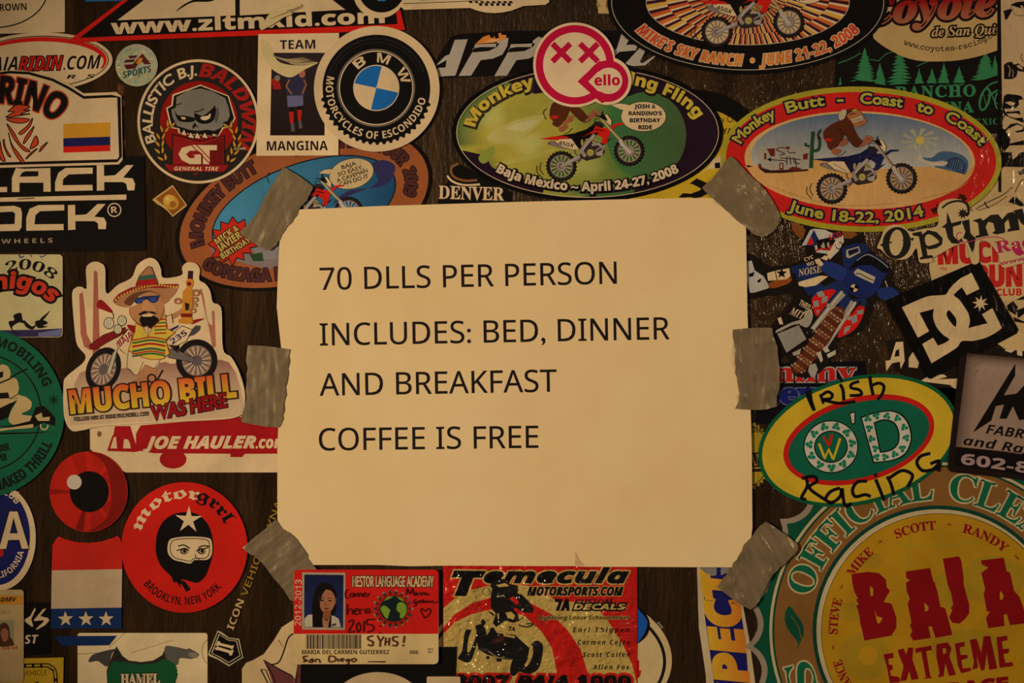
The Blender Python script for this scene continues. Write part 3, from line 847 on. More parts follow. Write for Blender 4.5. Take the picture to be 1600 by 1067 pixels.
# -- hooded rider
s = Sticker('hood_sticker', 'bright red round sticker of a black hooded face with white star and blackletter title', 'sticker', ell(288.5, 855, 98.5, 102), 'ad160c', 2)
s.cr(0, 600, 4); s.p('lettering')
s.at('motor', 1150, 1010, 282, 296, 162, 72, 78, W, 'k', wt=.012); s.at('grrl', 1150, 1010, 284, 300, 74, 26, 82, K, 'k', wt=.012)
s.cr(0, 800, 4); s.at('BROOKLYN, NEW YORK', 1150, 220, 330, 360, 220, 316, 50, '1a0a08', 'b', flip=True)
hd = s.p('hood', label='black hood')
s.f('975 210 985 130 1020 60 1080 15 1150 0 1230 10 1290 60 1320 120 1335 200 1330 270 1310 340 1285 400 1240 440 1200 435 1140 420 1090 440 1070 400 1010 340 980 270', '0c0807', 1)
s.l('1095 420 1150 445 1180 490', 20, '0c0807', w1=34); s.l('1110 430 1130 470', 8, '0c0807')
s.p('star', hd); s.f(star(1180, 48, 88, 30, rot=88), W)
fc = s.p('face', hd, label='pale face seen through the eye opening')
op = P('1055 185 1085 162 1180 152 1300 160 1325 190 1325 260 1300 295 1250 298 1215 300 1190 320 1140 310 1085 295 1050 250')
s.f(op, W, 1); s.l([(1190 + (x - 1190) * .88, 232 + (y - 232) * .85) for x, y in op], 5, K, True, 1)
for cx in (1152, 1262):
    s.e(cx, 245, 24, K, 18); s.e(cx + 2, 245, 17, 'b08c5e', 12); s.e(cx + 3, 244, 11, K)
s.l('1105 240 1130 232 1160 226 1182 240', 7, K, sm=1); s.l('1228 244 1250 228 1280 228 1308 215', 7, K, sm=1)
s.l('1115 212 1150 205 1188 226', 8, K, sm=1); s.l('1240 222 1270 210 1305 212', 8, K, sm=1); s.l('1222 262 1225 280 1250 295', 5, K, sm=1)
s.done()

# -- oval motor club
s = Sticker('club_oval', 'white rimmed dark blue oval sticker with one big white capital letter', 'sticker', ell(0, 840, 56, 82, 0) , W, 1)
s.e(-4, 838, 51, '14163e', 76)
s.f('14 772 30 768 28 780', W)
s.cr(0, 800, 4); s.p('lettering'); s.t('A', -5, 230, 180, 228, 232, W, 'b', o=(6, K)); s.at('CLUB', -16, 152, 170, 270, 88, 48, 44, W, 'b'); s.at('CALIFORNIA', -16, 150, 180, 262, 250, 338, 38, W, 'b', flip=True)
s.p('red_shape'); s.f('-40 240 20 232 22 270 -40 300', 'a0180c')
s.done()

# -- licence card
s = Sticker('license_card', 'worn cream photo card with an orange header strip and a small blurry portrait', 'card', rrect(-60, 921, 37.5, 1066, 5), 'a07c4a', 2)
s.cr(0, 900, 6.39); s.f('-380 190 235 190 235 285 -380 280', 'a8681c')
s.p('lettering'); s.t('DMV', 10, 254, 170, 248, 40, '3a220f', 'i', wt=.03); s.t('MODEL C', -20, 380, 105, 374, 34, '6b5233', ''); s.t('TOWN', 0, 690, 125, 684, 34, '3a2614', 'i'); s.t('02-04-08', -60, 738, 185, 728, 34, '94301a', 'b')
s.p('portrait', label='blurry portrait of a long haired person')
s.f('-60 440 145 435 140 690 -60 690', '7c7048'); s.f('-20 690 -10 520 20 470 60 465 95 510 105 600 130 640 135 690', '452414', 1); s.f('10 560 40 520 80 540 85 610 60 650 30 640', '85502e', 1)
s.done()

# -- remains of white brush lettering
s = Sticker('letter_decal', 'black decal with white brush letters standing between the photo card and banded sticker', 'sticker', P('-40 943 78 941 80 1022 -40 1026'), '0c0806', 0)
s.cr(0, 900, 6.39); s.p('lettering')
s.f('235 440 300 400 345 315 355 335 310 430 330 500 320 508 240 450', W); s.f('335 440 430 330 460 325 400 400 480 420 490 445 450 490 370 535 355 530 430 460 435 440 345 450', W)
s.t('ST', 244, 676, 385, 672, 86, W, 'i')
s.done()

# -- yellow square
s = Sticker('yellow_square_sticker', 'yellow square sticker with a black dashed round cornered frame', 'sticker', P('-20 1030 99.5 1027 98 1110 -20 1110'), 'a87c18', 1)
s.cr(0, 900, 6.39); s.p('frame')
s.l('-60 905 430 890 500 905 550 960 560 1200', 42, K, sm=1); s.l('-60 905 430 890 500 905 550 960 560 1200', 18, 'a87c18', sm=1)
for x in range(240, 480, 80): s.f([(x, 880), (x + 24, 880), (x + 24, 915), (x, 915)], K)
s.f('505 915 545 940 535 955 500 930', K); s.f('540 1020 575 1020 575 1050 540 1050', K)
s.p('lettering'); s.t('VEHICLE', 228, 996, 470, 986, 50, '3a2a0c', 'n'); s.f('310 1075 385 1050 380 1120 350 1120', '1a1208')
s.done()

# -- jersey sheet
s = Sticker('jersey_sheet', 'white round cornered sheet with a photo of a green sports jersey', 'sticker', rrect(121, 989, 324, 1110, 4), 'cfa670', 0)
s.l('195 989 170 1012', 1, '8a6a3c'); s.l('270 1000 205 1020', 1, '94723f'); s.l('121 1022 160 1020', 1.2, '94723f'); s.ring(328, 1018, 13, 1.5, '94723f', 20, a0=110, a1=250)
s.cr(120, 975, 4.21); s.p('jersey', label='green jersey with dark sleeves')
s.f('260 145 300 210 340 240 420 250 500 240 560 205 590 142 620 150 640 170 660 260 640 285 665 330 640 420 200 420 195 310 210 260', '2a2118')
s.f('75 245 100 205 170 180 250 165 230 200 200 280 140 245 95 250', '3f362b', 1); s.f('580 150 640 148 720 165 740 160 800 195 795 215 750 230 680 225 660 270 590 230', '54493a', 1); s.e(765, 205, 34, '76674c', 18, -15)
s.f('200 330 230 245 300 248 420 268 520 258 580 225 650 265 662 310 640 420 200 420', '144422')
s.p('lettering'); s.t('HAMEL', 290, 395, 545, 392, 64, W, 's', wt=.03, o=(5, K))
s.done()

# -- shield with vertical words
s = Sticker('shield_decal', 'small black shield decal with long gold and white words climbing beside it', 'sticker', P('325 1022 340 985 346 987 358 996 374 998 380 1026 381 1027 370 1033 358 1041 340 1030 327 1025'), 'a58a5c', 1)
sh_ = P('328 1021 341 988 357 998 372 1000 378 1026 358 1038 342 1028')
s.f(sh_, K); s.l(sh_, .8, K, True); s.l([(353 + (x - 353) * .88, 1013 + (y - 1013) * .88) for x, y in sh_], 1.1, W, True)
s.p('numeral'); s.cr(300, 800, 4); s.f('142 850 160 840 240 865 262 860 250 895 235 895 230 880 165 862 150 862', W); s.f('160 805 175 808 180 818 250 835 262 830 258 852 248 858 240 850 170 832 160 838 150 832', W)
s.p('lettering', label='white then gold words set up the wall'); s.t('ICON', 258, 738, 328, 555, 44, 'a8824c', 'b'); s.t('VEHICLE DYNAMICS', 342, 530, 640, -270, 40, '8a6414', 'n', wt=.01)
s.done()

# -- white shape with maroon horns
s = Sticker('horn_sticker', 'white die-cut sticker with black contour and dull maroon horns beside the photo identity card', 'sticker', P('378 1110 378 1045 384 1036 396 1031 412 1022 428 1000 440 980 462 966 500 975 500 1110'), 'b8915c', 0)
s.cr(300, 800, 4); s.p('contour'); s.l('632 760 600 790 570 880 540 940 490 955', 9, K, sm=1); s.l('430 985 480 1080', 8, K); s.l('430 985 460 985 500 1080', 6, K)
s.l('560 830 540 800 570 850', 3, '7a5a30')
s.p('horns', label='maroon horns'); s.f('445 925 560 990 620 1020 640 1060 660 950 690 960 690 1120 520 1120 480 1000', '5c2c26'); s.l('445 925 560 990 620 1020 650 1060', 7, '1a0c0a'); s.l('455 940 500 1010 530 1100', 7, '1a0c0a'); s.l('660 955 650 1080', 5, '1a0c0a')
s.done()
# ============================================================ top centre and right
def monkey(s, under=None, head=True):
    """crouched brown ape leaning over the handlebar"""
    m = s.p('monkey', under, label='brown long armed ape crouching above the motorcycle')
    BR = '4a1f0e'
    s.f('735 255 800 215 860 200 900 240 890 280 870 360 840 420 790 455 770 475 735 460 715 400 690 360 690 300', BR, 1)
    s.l('815 300 840 275 865 320 860 380 820 430', 5, '260d06', sm=1)
    s.f('860 200 930 190 970 270 1010 350 1060 395 1060 420 1010 450 960 430 920 370 880 320', BR, 1); s.l('885 310 930 390 975 440', 5, '260d06', sm=1)
    s.f('790 455 850 470 840 500 800 520 770 500 765 475', '85492a', 1); s.f('855 390 890 360 915 385 900 420 860 440 825 430', '85492a', 1)
    s.f('1060 370 1090 335 1130 345 1150 375 1130 400 1080 425 1010 450 1050 400', '85492a', 1); s.l('1095 350 1100 375 1120 365 1125 385', 4, '3a1a0c')
    s.e(735, 378, 38, 'a31a10', 16)
    if head:
        h = s.p('head', m)
        s.f('850 190 890 110 960 90 1020 105 1040 150 990 230 930 240 880 215', BR, 1)
        s.f('910 150 960 115 1020 108 1040 140 1085 205 1060 235 1020 258 975 250 945 210 920 180', '93532c', 1); s.f('930 180 990 165 1040 140 1070 190 1010 215 960 220', '93532c')
        s.f('940 190 990 175 1045 150 1058 190 1000 215 965 220', 'a08a64'); s.l('945 205 1000 193 1055 172', 4, '5a2c16'); 
        for x in (965, 985, 1005, 1025): s.l([(x, 183), (x + 10, 213)], 3, '5a2c16')
        s.l('930 150 960 135 985 140', 8, K, sm=1); s.f('840 195 828 150 850 110 890 98 900 130 880 180', 'a08a64', 1); s.f('950 105 990 92 1005 105 960 115', '93802a')
    return m

# -- black oval with sunburst
s = Sticker('sunburst_oval', 'black oval sticker with an orange sunburst, a red motorcycle and orange lettering', 'sticker', ell(1168, 4, 219, 112), '0d0907', 2)
s.ring(1168, 4, 213, 1, 'a08a64', 106)
s.f(ell(1168, 4, 159, 67), W)
s.p('sunburst', label='orange, cream and maroon zigzag sun rays')
cx, cy = 1168, -18
s.n += 1; s.hold = True
for i in range(64):
    a = 360 * i / 64
    segs = [.12, .42, .6, .8, 1.0]
    for j in range(len(segs) - 1):
        sh = (1.7 if j % 2 else 0)
        for off, wd, c in ((0, 1.9, '32101a'), (1.9, 2.3, ['b5802e', 'a8441a', 'b0501c'][i % 3])):
            q = []
            for aa, tt in ((a + off + sh, segs[j]), (a + off + sh, segs[j + 1]), (a + off + wd + sh, segs[j + 1]), (a + off + wd + sh, segs[j])):
                d = (math.cos(R(aa)), -math.sin(R(aa)))
                # reach of this ray to the oval's rim
                A = (d[0] / 159) ** 2 + (d[1] / 67) ** 2; B = 2 * (cy - 4) * d[1] / 67 ** 2; Cq = ((cy - 4) / 67) ** 2 - 1
                rr = (-B + math.sqrt(B * B - 4 * A * Cq)) / (2 * A)
                q.append((cx + d[0] * rr * tt, cy + d[1] * rr * tt))
            s.f(q, c)
s.hold = False
s.ring(1168, 4, 159, 1, 'a08a64', 67)
s.p('lettering')
g = lambda u, y: mix('a8281a', 'bf6a20', abs(2 * u - 1) * -1 + 1)
s.cr()
s.at('MIKE\'S SKY RANCH  •  JUNE 21-22, 2008', 1168, 4, 196, 99, 207, 333, 17, g, 'i', wt=.012, flip=True, o=(1.5, 'b58a5c'))
s.p('speech_bubble'); s.e(1262, -10, 26, W, 17); s.ring(1262, -10, 26, 1, K, 17); s.t('RIDE', 1248, 2, 1274, -1, 9, K, 'b')
bike(s, (1120, 50.5), (1232, 35.5), 'b08a58')
s.done()

# -- cream fan shaped sticker
s = Sticker('fan_sticker', 'cream sticker with red shaded script, outlined smaller script and typewriter web address', 'sticker', smooth(P('1365 60 1380 72 1405 86 1430 94 1455 96 1490 95 1525 89 1558 79'), False) + P('1558 -60 1340 -60'), 'a37c46', 1)
s.f('1557.5 -60 1563 -60 1564 300 1560 300', '0d0907')
s.cr(1200, 0, 4); s.p('lettering', label='red shaded script over outlined script')
s.t('Coyote', 600, 152, 1424, 92, 175, lambda u, y: mix('8a4a2c', '7a0f0c', max(0, min(1, y * 1.6))), 'q', wt=.035, o=(16, '1a0c0a'))
s.t('de San Qui', 1022, 230, 1424, 213, 58, 'a37c46', 'q', wt=.01, o=(10, K))
s.at('www.coyotes-racing.co', 1080, -190, 580, 510, 246, 307.5, 30, '241a10', 'm', wt=.012, flip=True)
s.done()

# -- forest sticker
s = Sticker('forest_sticker', 'black sticker printed in green with pine trees, slab letters and a small motorcycle', 'sticker', P('1308 60 1562 40 1562 208 1300 208'), '100c09', 0)
s.cr(1200, 0, 4); GR = '2c6236'
s.p('mountains'); s.l('440 395 520 365 580 330', 6, GR, sm=1); s.l('640 370 690 380 740 335 790 320', 5, GR); s.l('930 415 980 390 1040 375', 5, GR)
s.p('pine_trees', label='green pine trees')
rnd = random.Random(3)
s.n += 1; s.hold = True
for x, y0, y1, w_ in ((605, 300, 500, 85), (700, 395, 525, 50), (825, 290, 525, 95), (945, 430, 515, 35), (1025, 430, 515, 40), (1100, 395, 515, 50), (1195, 420, 515, 50), (1360, 320, 490, 100), (452, 485, 540, 20), (560, 490, 540, 40), (1420, 350, 470, 40)):
    s.l([(x, y0), (x, y1)], 6, GR)
    n = 11
    for i in range(n):
        t = (i + .5) / n; yy = y0 + (y1 - y0) * t; ww = w_ * (.12 + .9 * t)
        for k in (-1, 1):
            e_ = rnd.uniform(.75, 1.1)
            s.f([(x, yy - 8), (x + k * ww * e_ * .55, yy + 4), (x + k * ww * e_, yy + rnd.uniform(10, 22)), (x + k * ww * .5 * e_, yy + 20), (x, yy + 14)], GR)
s.hold = False
s.p('ground'); s.f('400 545 560 500 720 530 1000 520 1300 515 1435 470 1435 500 1300 520 1000 530 720 540 560 560', '0c0907')
s.p('lettering'); s.t('RANCHO', 800, 612, 1298, 600, 70, GR, 's', wt=.02, gap=1.15); s.t('LAGUNA', 840, 706, 1285, 700, 64, GR, 's', wt=.02, gap=1.15); s.t('MEXICO', 1240, 782, 1490, 776, 38, GR, 's', gap=1.1)
s.p('motorcycle'); s.ring(1355, 620, 34, 14, GR, 76, -15); s.l('1360 550 1400 520 1440 510', 10, GR); s.l('1375 600 1440 560', 12, GR); s.l('1390 570 1420 640 1440 650', 8, GR); s.ring(1450, 630, 36, 10, GR, 60); s.l('1345 580 1365 660', 5, GR)
s.done()

# -- engraved rider strip at the edge
s = Sticker('engraving_sticker', 'tall cream glossy sticker with black ink drawing of a rider, at the picture edge', 'sticker', P('1563 -60 1700 -60 1700 262 1568 262 1565 120'), 'a88255', 1, 'w')
s.cr(1400, 150, 5.93); s.p('ink_drawing', label='black ink drawing')
s.f('985 90 1000 0 1030 -20 1120 -10 1160 0 1180 30 1135 40 1140 80 1110 110 1060 120 1130 110 1160 180 1185 230 1185 250 1090 215 1030 190 1010 180 985 230', K); s.f('1000 120 1100 115 1140 115 1150 135 1060 145 1010 140', 'a88255'); s.f('1025 165 1110 160 1160 175 1170 200 1100 205 1040 185', 'a88255'); s.f('1010 60 1060 50 1110 70 1060 90', 'a88255')
s.f('985 300 1010 310 1060 260 1120 250 1185 280 1185 330 1120 340 1040 300 1015 330 1060 400 1050 440 1185 410 1185 455 1050 460 1000 520 980 440', K); s.f('1050 300 1120 265 1180 285 1170 310 1090 330', 'a88255')
s.f('980 520 1185 520 1185 660 985 655', K); s.f('1070 530 1090 500 1160 465 1165 500 1120 560 1080 590', 'a88255')
s.cr(1480, 0, 8.89)
s.f('780 150 890 120 900 150 830 270 805 278', K); s.f('870 70 960 30 1067 20 1067 130 900 80', K); s.f('1010 80 1040 75 1067 120 1040 130', 'a88255'); s.l('900 100 930 200 1000 220 1067 215', 7, K); s.l('890 90 860 120', 6, K)
s.f('785 900 830 870 890 855 920 890 970 930 975 1000 960 1067 900 1100 790 1100', K); s.l('840 905 870 960 860 1067', 9, 'a88255', sm=1); s.l('900 960 915 1010 905 1080', 6, 'a88255', sm=1); s.f('930 900 980 880 1040 925 1067 930 1067 1000 990 990 940 940', K); s.f('960 910 1000 905 1050 950 1040 970 980 940', 'a88255'); s.l('1040 750 1020 790 1045 850 1067 860', 8, K, sm=1)
s.done()
# -- cream sticker with dark strokes below it
s = Sticker('stroke_sticker', 'cream glossy sticker crossed by black brush lines, tucked under the coast to coast oval', 'sticker', P('1480 322 1545 296 1562 262 1700 262 1700 340 1480 340'), 'a9824f', 0, 'w')
s.cr(1400, 150, 5.93); s.p('ink_strokes', label='black brush strokes')
s.l('740 1050 840 990 1000 910 1080 840', 8, K, sm=1); s.l('760 1062 900 1010 1030 930', 6, K, sm=1); s.l('820 980 850 1030 920 1045 1100 1030', 12, K, sm=1); s.f('1040 980 1090 930 1120 940 1185 1000 1185 1030 1120 1010', K); s.f('1130 700 1185 670 1185 720 1150 735', K); s.l('1100 900 1150 800 1185 770', 8, K, sm=1)
s.done()

# -- yellow disc behind the two big ovals
s = Sticker('yellow_disc', 'round yellow sticker with thick black rim and a white chequered band, mostly hidden', 'sticker', ell(1085, 262, 122), '0c0906', 1)
s.e(1085, 276, 108, 'a87f18')
s.cr(1060, 130, 5.617); s.p('lettering'); s.t('Century Of', 180, 348, 500, 345, 60, '17110a', '', wt=.0); s.t('MAYA', 290, 450, 470, 450, 56, '17110a', 'b')
s.p('chequers'); s.f('150 830 250 750 380 610 420 620 380 750 260 752', 'b08e66'); s.f('318 700 365 695 368 745 320 748', K); s.f('270 700 318 650 318 700', 'b08e66')
s.p('arrows', label='black zigzag bars'); s.f('0 1000 40 965 110 970 200 935 100 880 160 835 260 880 330 930 200 1000 150 1010 100 1000 30 1005', K); s.f('60 900 120 885 200 925 110 960 40 960 0 980 0 930', 'a87f18')
s.done()

# -- state shield with slab letters
s = Sticker('shop_decal', 'black decal with arched cream slab lettering and brown ring, half under the paper notice', 'sticker', P('684 312 690 292 700 284 702 262 712 254 730 262 770 285 800 300 800 330 684 330'), '0e0b09', 0)
s.cr(660, 90, 4.446); s.p('rings'); s.l('250 735 205 760 200 800 230 835 300 855 380 850', 16, '74441c', sm=1); s.l('172 820 210 860 290 885 400 880', 14, W, sm=1)
s.p('lettering'); s.t('DENVER', 112, 978, 565, 992, 88, W, 's', wt=.008, o=(6, '2a1d12'))
s.done()

# -- green tie-dye oval
s = Sticker('tie_dye_oval', 'green and yellow tie-dye oval sticker with purple edge, ape and red motorcycle', 'sticker', ell(918, 207.5, 212, 108), '0b0807', 2, 'g')
def dye(x, y):
    a = 0.5 + 0.5 * noise.noise(Vector((x * .012, y * .016, 3.1)))
    b = 0.5 + 0.5 * noise.noise(Vector((x * .02 + 7, y * .03, 1.7)))
    t = min(1, max(0, (x - 830) / 170 + (a - .5) * 1.0))
    c = mix('98822c', '2f5526', t)
    if b > .56: c = mix(c, 'a89a50', min(.7, (b - .56) * 3) * (1 - t))
    d = math.hypot((x - 918) / 204, (y - 207.5) / 100)
    if d > .78 and a < .56 and x < 1000: c = mix(c, '2a4a24', min(1, (d - .78) * 4))
    return c
s.e(918, 207.5, 205, W, 101.5)
s.e(918, 207.5, 204, dye, 100.5)
s.p('purple_edge', label='dark purple edge')
PU = '1f0f17'
s.f(ell(918, 207.5, 204, 100.5, 0, -70, 128) + ell(900, 212, 172, 70, 0, 112, -40), PU)
s.f(ell(918, 207.5, 204, 100.5, 0, 196, 250) + smooth(P('850 295 800 272 770 262 760 245 745 240 722 235'), False), PU)
s.f('925 118 990 122 1030 140 1060 170 1070 200 1068 225 1050 250 1010 278 960 295 1000 285 1060 262 1085 240 1095 210 1085 180 1060 155 1000 128', PU, 1) if False else None
s.e(1010, 212, 62, gradx('35572c', '3d4a26', 960, 1070), 68)
s.f(ell(918, 207.5, 203, 100, 0, 128, 160) + smooth(P('735 168 770 155 810 146 850 128'), False), '2a4a26') if False else None
s.p('highlights', label='pale streaks')
s.f('760 215 800 190 850 180 830 205 790 225', 'a08c44', 1); s.f('790 200 830 188 840 190 820 204', 'a8955a', 1); s.f('770 258 830 240 870 232 830 250', '9c8a3a', 1); s.f('748 245 770 228 772 242 756 256', '7c7a2c', 1)
s.p('lettering')
s.cr(700, 0, 4)
s.at('Monkey', 872, 832, 710, 330, 173, 118, 68, 'b08c2c', 'b', wt=.03, o=(9, '2a2410', (6, 7)))
s.at('ing Fling', 872, 832, 700, 330, 68, 16, 70, 'b08c2c', 'b', wt=.03, o=(9, '1a1208', (4, 7)))
s.cr()
s.at('Baja Mexico ~ April 24-27, 2008', 918, 207.5, 192, 91, 222, 318, 13.5, 'b5936a', 'b', wt=.03, flip=True, o=(3, '140a0c', (1, 1)))
sb = s.p('speech_bubble'); s.cr(820, 150, 7.26)
s.f('980 100 1080 85 1180 105 1160 160 1110 160', W, 1); s.l('980 100 1080 85 1180 105', 5, K, sm=1)
s.e(1345, 235, 258, W, 172); s.ring(1345, 235, 258, 6, K, 172)
s.f('1100 130 1170 100 1200 140 1120 180', W)
s.p('lettering', sb)
for i, (tx, x0, x1) in enumerate((('JOSH &', 1245, 1480), ('RANDINO\'S', 1178, 1552), ('BIRTHDAY', 1190, 1535), ('RIDE', 1290, 1440))): s.t(tx, x0, 142 + i * 79, x1, 141 + i * 79, 44, '15100c', 'b', wt=.03)
s.cr(820, 150, 7.26)
mk_ = s.p('monkey', label='lower body and arm of a brown ape, its head hidden')
s.f('280 200 310 90 420 40 520 60 510 150 480 230 455 290 430 310 380 355 340 345 310 320 320 290 285 250', '4a1f0e', 1)
s.f('500 150 560 120 640 150 700 220 745 235 740 280 690 305 640 290 590 240 540 200', '4a1f0e', 1); s.l('500 150 490 210 450 280', 6, '260d06', sm=1); s.l('520 170 580 240 640 290', 6, '260d06', sm=1)
s.f('430 300 470 270 500 225 550 225 555 265 520 300 470 315 440 330', '85492a', 1); s.f('385 365 430 335 480 320 490 355 465 385 420 412 392 400', '85492a', 1); s.l('500 240 525 290', 4, '3a1a0c'); s.l('440 350 430 400', 4, '3a1a0c')
s.f('735 205 770 165 820 170 850 200 835 235 780 245 740 270 700 300 680 275 715 250', '85492a', 1); s.l('775 175 785 215 810 190 815 225', 5, '3a1a0c')
s.e(335, 243, 48, 'a31a10', 20)
bike(s, (877, 260), (983, 236), '4f5c26')
s.done()

# -- pink cross-eyed face
s = Sticker('face_sticker', 'white die-cut sticker of a pink ringed face with crossed eyes and a small speech bubble', 'sticker',
    ell(898, 102, 65, 66, 0, 22, 305) + ell(949, 127, 37.5, 37.5, 0, 240, 432), 'c39c6e', 4, 'g')
PK = 'a50f2a'
s.p('ring'); s.ring(898, 102, 61, 11.5, PK, 62)
s.p('mouth'); s.e(949, 127.5, 32.5, PK); s.f('902 128 936 96 960 100 970 150 940 162', PK); s.f('930 150 940 158 925 150', PK)
s.e(951, 127, 21, 'c39c6e', 20.5); s.f('919 128 934 113 955 107 955 147 934 143', 'c39c6e')
for x in (877, 920):
    s.p('eye')
    for k in (-1, 1): s.l([(x - 14, 83 - 14 * k), (x + 14, 83 + 14 * k)], 9, PK)
s.p('lettering'); s.t('ello', 929, 134, 968, 133.5, 15.5, PK, 'b', wt=.02)
s.done()

# -- coast to coast oval
s = Sticker('coast_oval', 'red oval sticker with olive rim, ape on a blue motorcycle between cactus and wave', 'sticker', ell(1345, 249, 219.5, 113.5, -1.5), '8f7a1c', 2, 'w')
s.f(ell(1345, 249, 211, 105, -1.5), 'ad1a12')
inn = ell(1343, 249.5, 180, 76, -1.5)
s.e(1343, 250.5, 180, 'b5854a', 76.5, -1.5)
s.p('sky'); s.e(1345, 247, 172, grad('47505a', '9a8a72', 178, 262), 70, -1.5)
s.p('sand'); s.f(ell(1343, 250.5, 179, 75.5, -1.5, 184, 356) + smooth(P('1505 271 1460 262 1420 261 1360 264 1300 252 1250 250 1165 262'), False), grad('b07a3c', 'b58248', 260, 325))
s.l('1440 310 1490 298 1512 284', 1.2, '9a6428', sm=1); s.l('1200 290 1300 320 1400 318', 1.2, '9a6a30', sm=1)
s.cr(1400, 150, 5.93)
s.p('sun', label='pale sun with rays')
for i in range(10):
    a = 36 * i + 8
    s.f([(220 + 20 * math.cos(R(a + 90)), 410 - 20 * math.sin(R(a + 90))), (220 + 175 * math.cos(R(a - 8)), 410 - 110 * math.sin(R(a - 8))), (220 + 175 * math.cos(R(a + 8)), 410 - 110 * math.sin(R(a + 8)))], '8c8060')
s.e(220, 412, 40, 'a8883c'); s.e(220, 412, 22, 'b08f3a')
s.p('wave', label='curling blue wave')
s.f('235 575 330 570 400 520 500 515 600 545 655 590 665 650 640 725 600 720 480 690 350 655 430 640 470 620 430 600 330 610', '3a4a56', 1); s.f('470 600 520 570 600 580 640 640 625 720 560 700 470 660', '26303f', 1)
for i in range(6): s.l([(480 + 24 * i, 690 + i * 4), (500 + 22 * i, 640 + 4 * i), (520 + 20 * i, 585 + i * 3)], 4, '4f5f6a', sm=1)
s.f('205 590 215 545 235 555 250 585 330 615 420 620 475 610 465 635 430 650 340 645 270 630', 'a98d6a', 1)
s.cr(1170, 155, 5.93)
s.p('cactus', label='dark green cactus'); s.l('595 310 585 400 575 640', 36, '22381f'); s.e(592, 318, 20, '22381f'); s.l('600 480 640 470 655 420 650 350', 30, '22381f', sm=1); s.l('668 290 640 330 650 370', 14, '2a2a22', w1=30); s.l('560 440 525 430 525 405', 26, '22381f')
s.p('sign_plate', label='weathered sign with scrawled black letters and an arrow'); s.f(rrect(95, 440, 555, 660, 30), '8c7a62'); s.f('85 600 130 640 200 660 540 650 555 665 300 685 150 685 100 650', '2a120c')
for a in ('165 460 240 455 240 530 200 530', '340 440 380 440 370 470 345 465', '500 510 550 500 540 560 500 560', '280 590 320 590 320 655 280 655', '350 660 400 625 480 640 480 665', '140 500 160 500 160 560 140 560', '85 600 110 600 120 640 90 640'): s.f(a, '5a1c12')
s.f('290 600 308 600 308 640 290 640', '8c7a62')
s.l('340 455 290 450 255 470 310 495 330 510 280 520', 8, K, sm=1); s.l('350 480 380 500 400 495 430 500', 8, K, sm=1); s.l('170 560 330 570 345 580', 8, K); s.f('165 560 205 540 205 580', K); s.l('290 545 480 560', 8, K); s.l('350 530 350 610', 8, K); s.l('380 530 385 605', 8, K); s.l('410 540 420 590 470 600', 8, K); s.l('430 550 440 640', 8, K)
s.p('lettering')
s.cr()
for tx, a0, a1 in (('Monkey', 167, 134.5), ('Butt  -', 127, 99), ('Coast', 91, 71.5), ('to', 64, 56), ('Coast', 48, 17)):
    s.at(tx, 1345, 249, 193 if tx != 'Monkey' else 193, 87, a0, a1, 16, '988428', '', wt=.035, rot=-1.5, o=(2.6, '1c0f24'))
s.at('June 18-22, 2014', 1345, 249, 200, 98.5, 236, 300, 16, '988428', '', wt=.035, rot=-1.5, flip=True, o=(2.6, '1c0f24'))
s.at('Jim\'s', 1345, 249, 200, 98.5, 207, 221, 13, '2a130a', 's', wt=.03, rot=-1.5, flip=True)
s.at('with Josh', 1345, 249, 203, 100, 304, 325, 12, '2a130a', 's', wt=.03, rot=-1.5, flip=True)
bk = bike(s, (1299, 295), (1408, 279), '8c6238', body='1c1a34', seat='15142a', rear='1c1a34', plate=None, fork='6b4c38')
s.cr(1170, 155, 5.93); monkey(s)
s.done()

# -- brown oval half under the notice
s = Sticker('brown_oval', 'copper brown oval sticker with black rim and blue picture, partly under the notice and tape', 'sticker', ell(474, 326, 208.6, 114.6, 19.9), '0d0906', 1)
s.f(ell(475, 326, 203, 109.5, 19.9), '87441f')
s.cr()
s.e(475, 327, 151, '0d1218', 72, 19.9); s.p('picture', label='blue sky and grey rocky ground')
s.e(475, 327, 149, gradx('3c707a', '17384f', 340, 620), 70, 19.9)
s.f('330 385 360 372 390 380 440 395 470 400 440 420 400 416 370 408 340 400', '6d5a4e', 1); s.f('395 345 420 330 440 350 440 400 400 398', '74635a', 1); s.f('390 398 410 394 412 408 396 408', '26361c')
s.f('520 318 545 298 600 290 618 262 600 250 580 258 590 285 545 306', '2a2440', 1)
s.p('lettering', label='dark brown shadowed letters')
LB = '43201a'
s.at('MONKEY BUTT', 475, 326, 166, 83, 179, 107, 19, LB, 'b', wt=.03, rot=19.9, o=(1.5, '2a1410'))
s.at('MEXICAN BEER TOUR', 475, 326, 166, 83, 84, 8, 19, LB, 'b', wt=.03, rot=19.9, o=(1.5, '2a1410'))
s.at('2009', 475, 326, 166, 83, 2, -22, 18, LB, 'b', wt=.03, rot=19.9, o=(1.5, '2a1410'))
s.at('GONZAGA BAY', 475, 326, 190, 99, 198, 259, 19, LB, 'b', wt=.03, rot=19.9, flip=True, o=(1.5, '2a1410'))
st = s.p('starburst', label='red starburst badge')
s.cr(200, 230, 4)
s.f('655 435 685 475 730 450 735 495 790 485 760 530 830 560 780 590 810 620 760 630 775 665 720 660 725 705 680 690 655 740 630 695 580 730 580 685 520 690 550 640 500 605 545 575 530 515 580 520 580 465 625 480', 'a8200f'); s.l('655 435 685 475 730 450 735 495 790 485 760 530 830 560 780 590 810 620 760 630 775 665 720 660 725 705 680 690 655 740 630 695 580 730 580 685 520 690 550 640 500 605 545 575 530 515 580 520 580 465 625 480', 6, '1a0a08', True)
s.p('lettering', st)
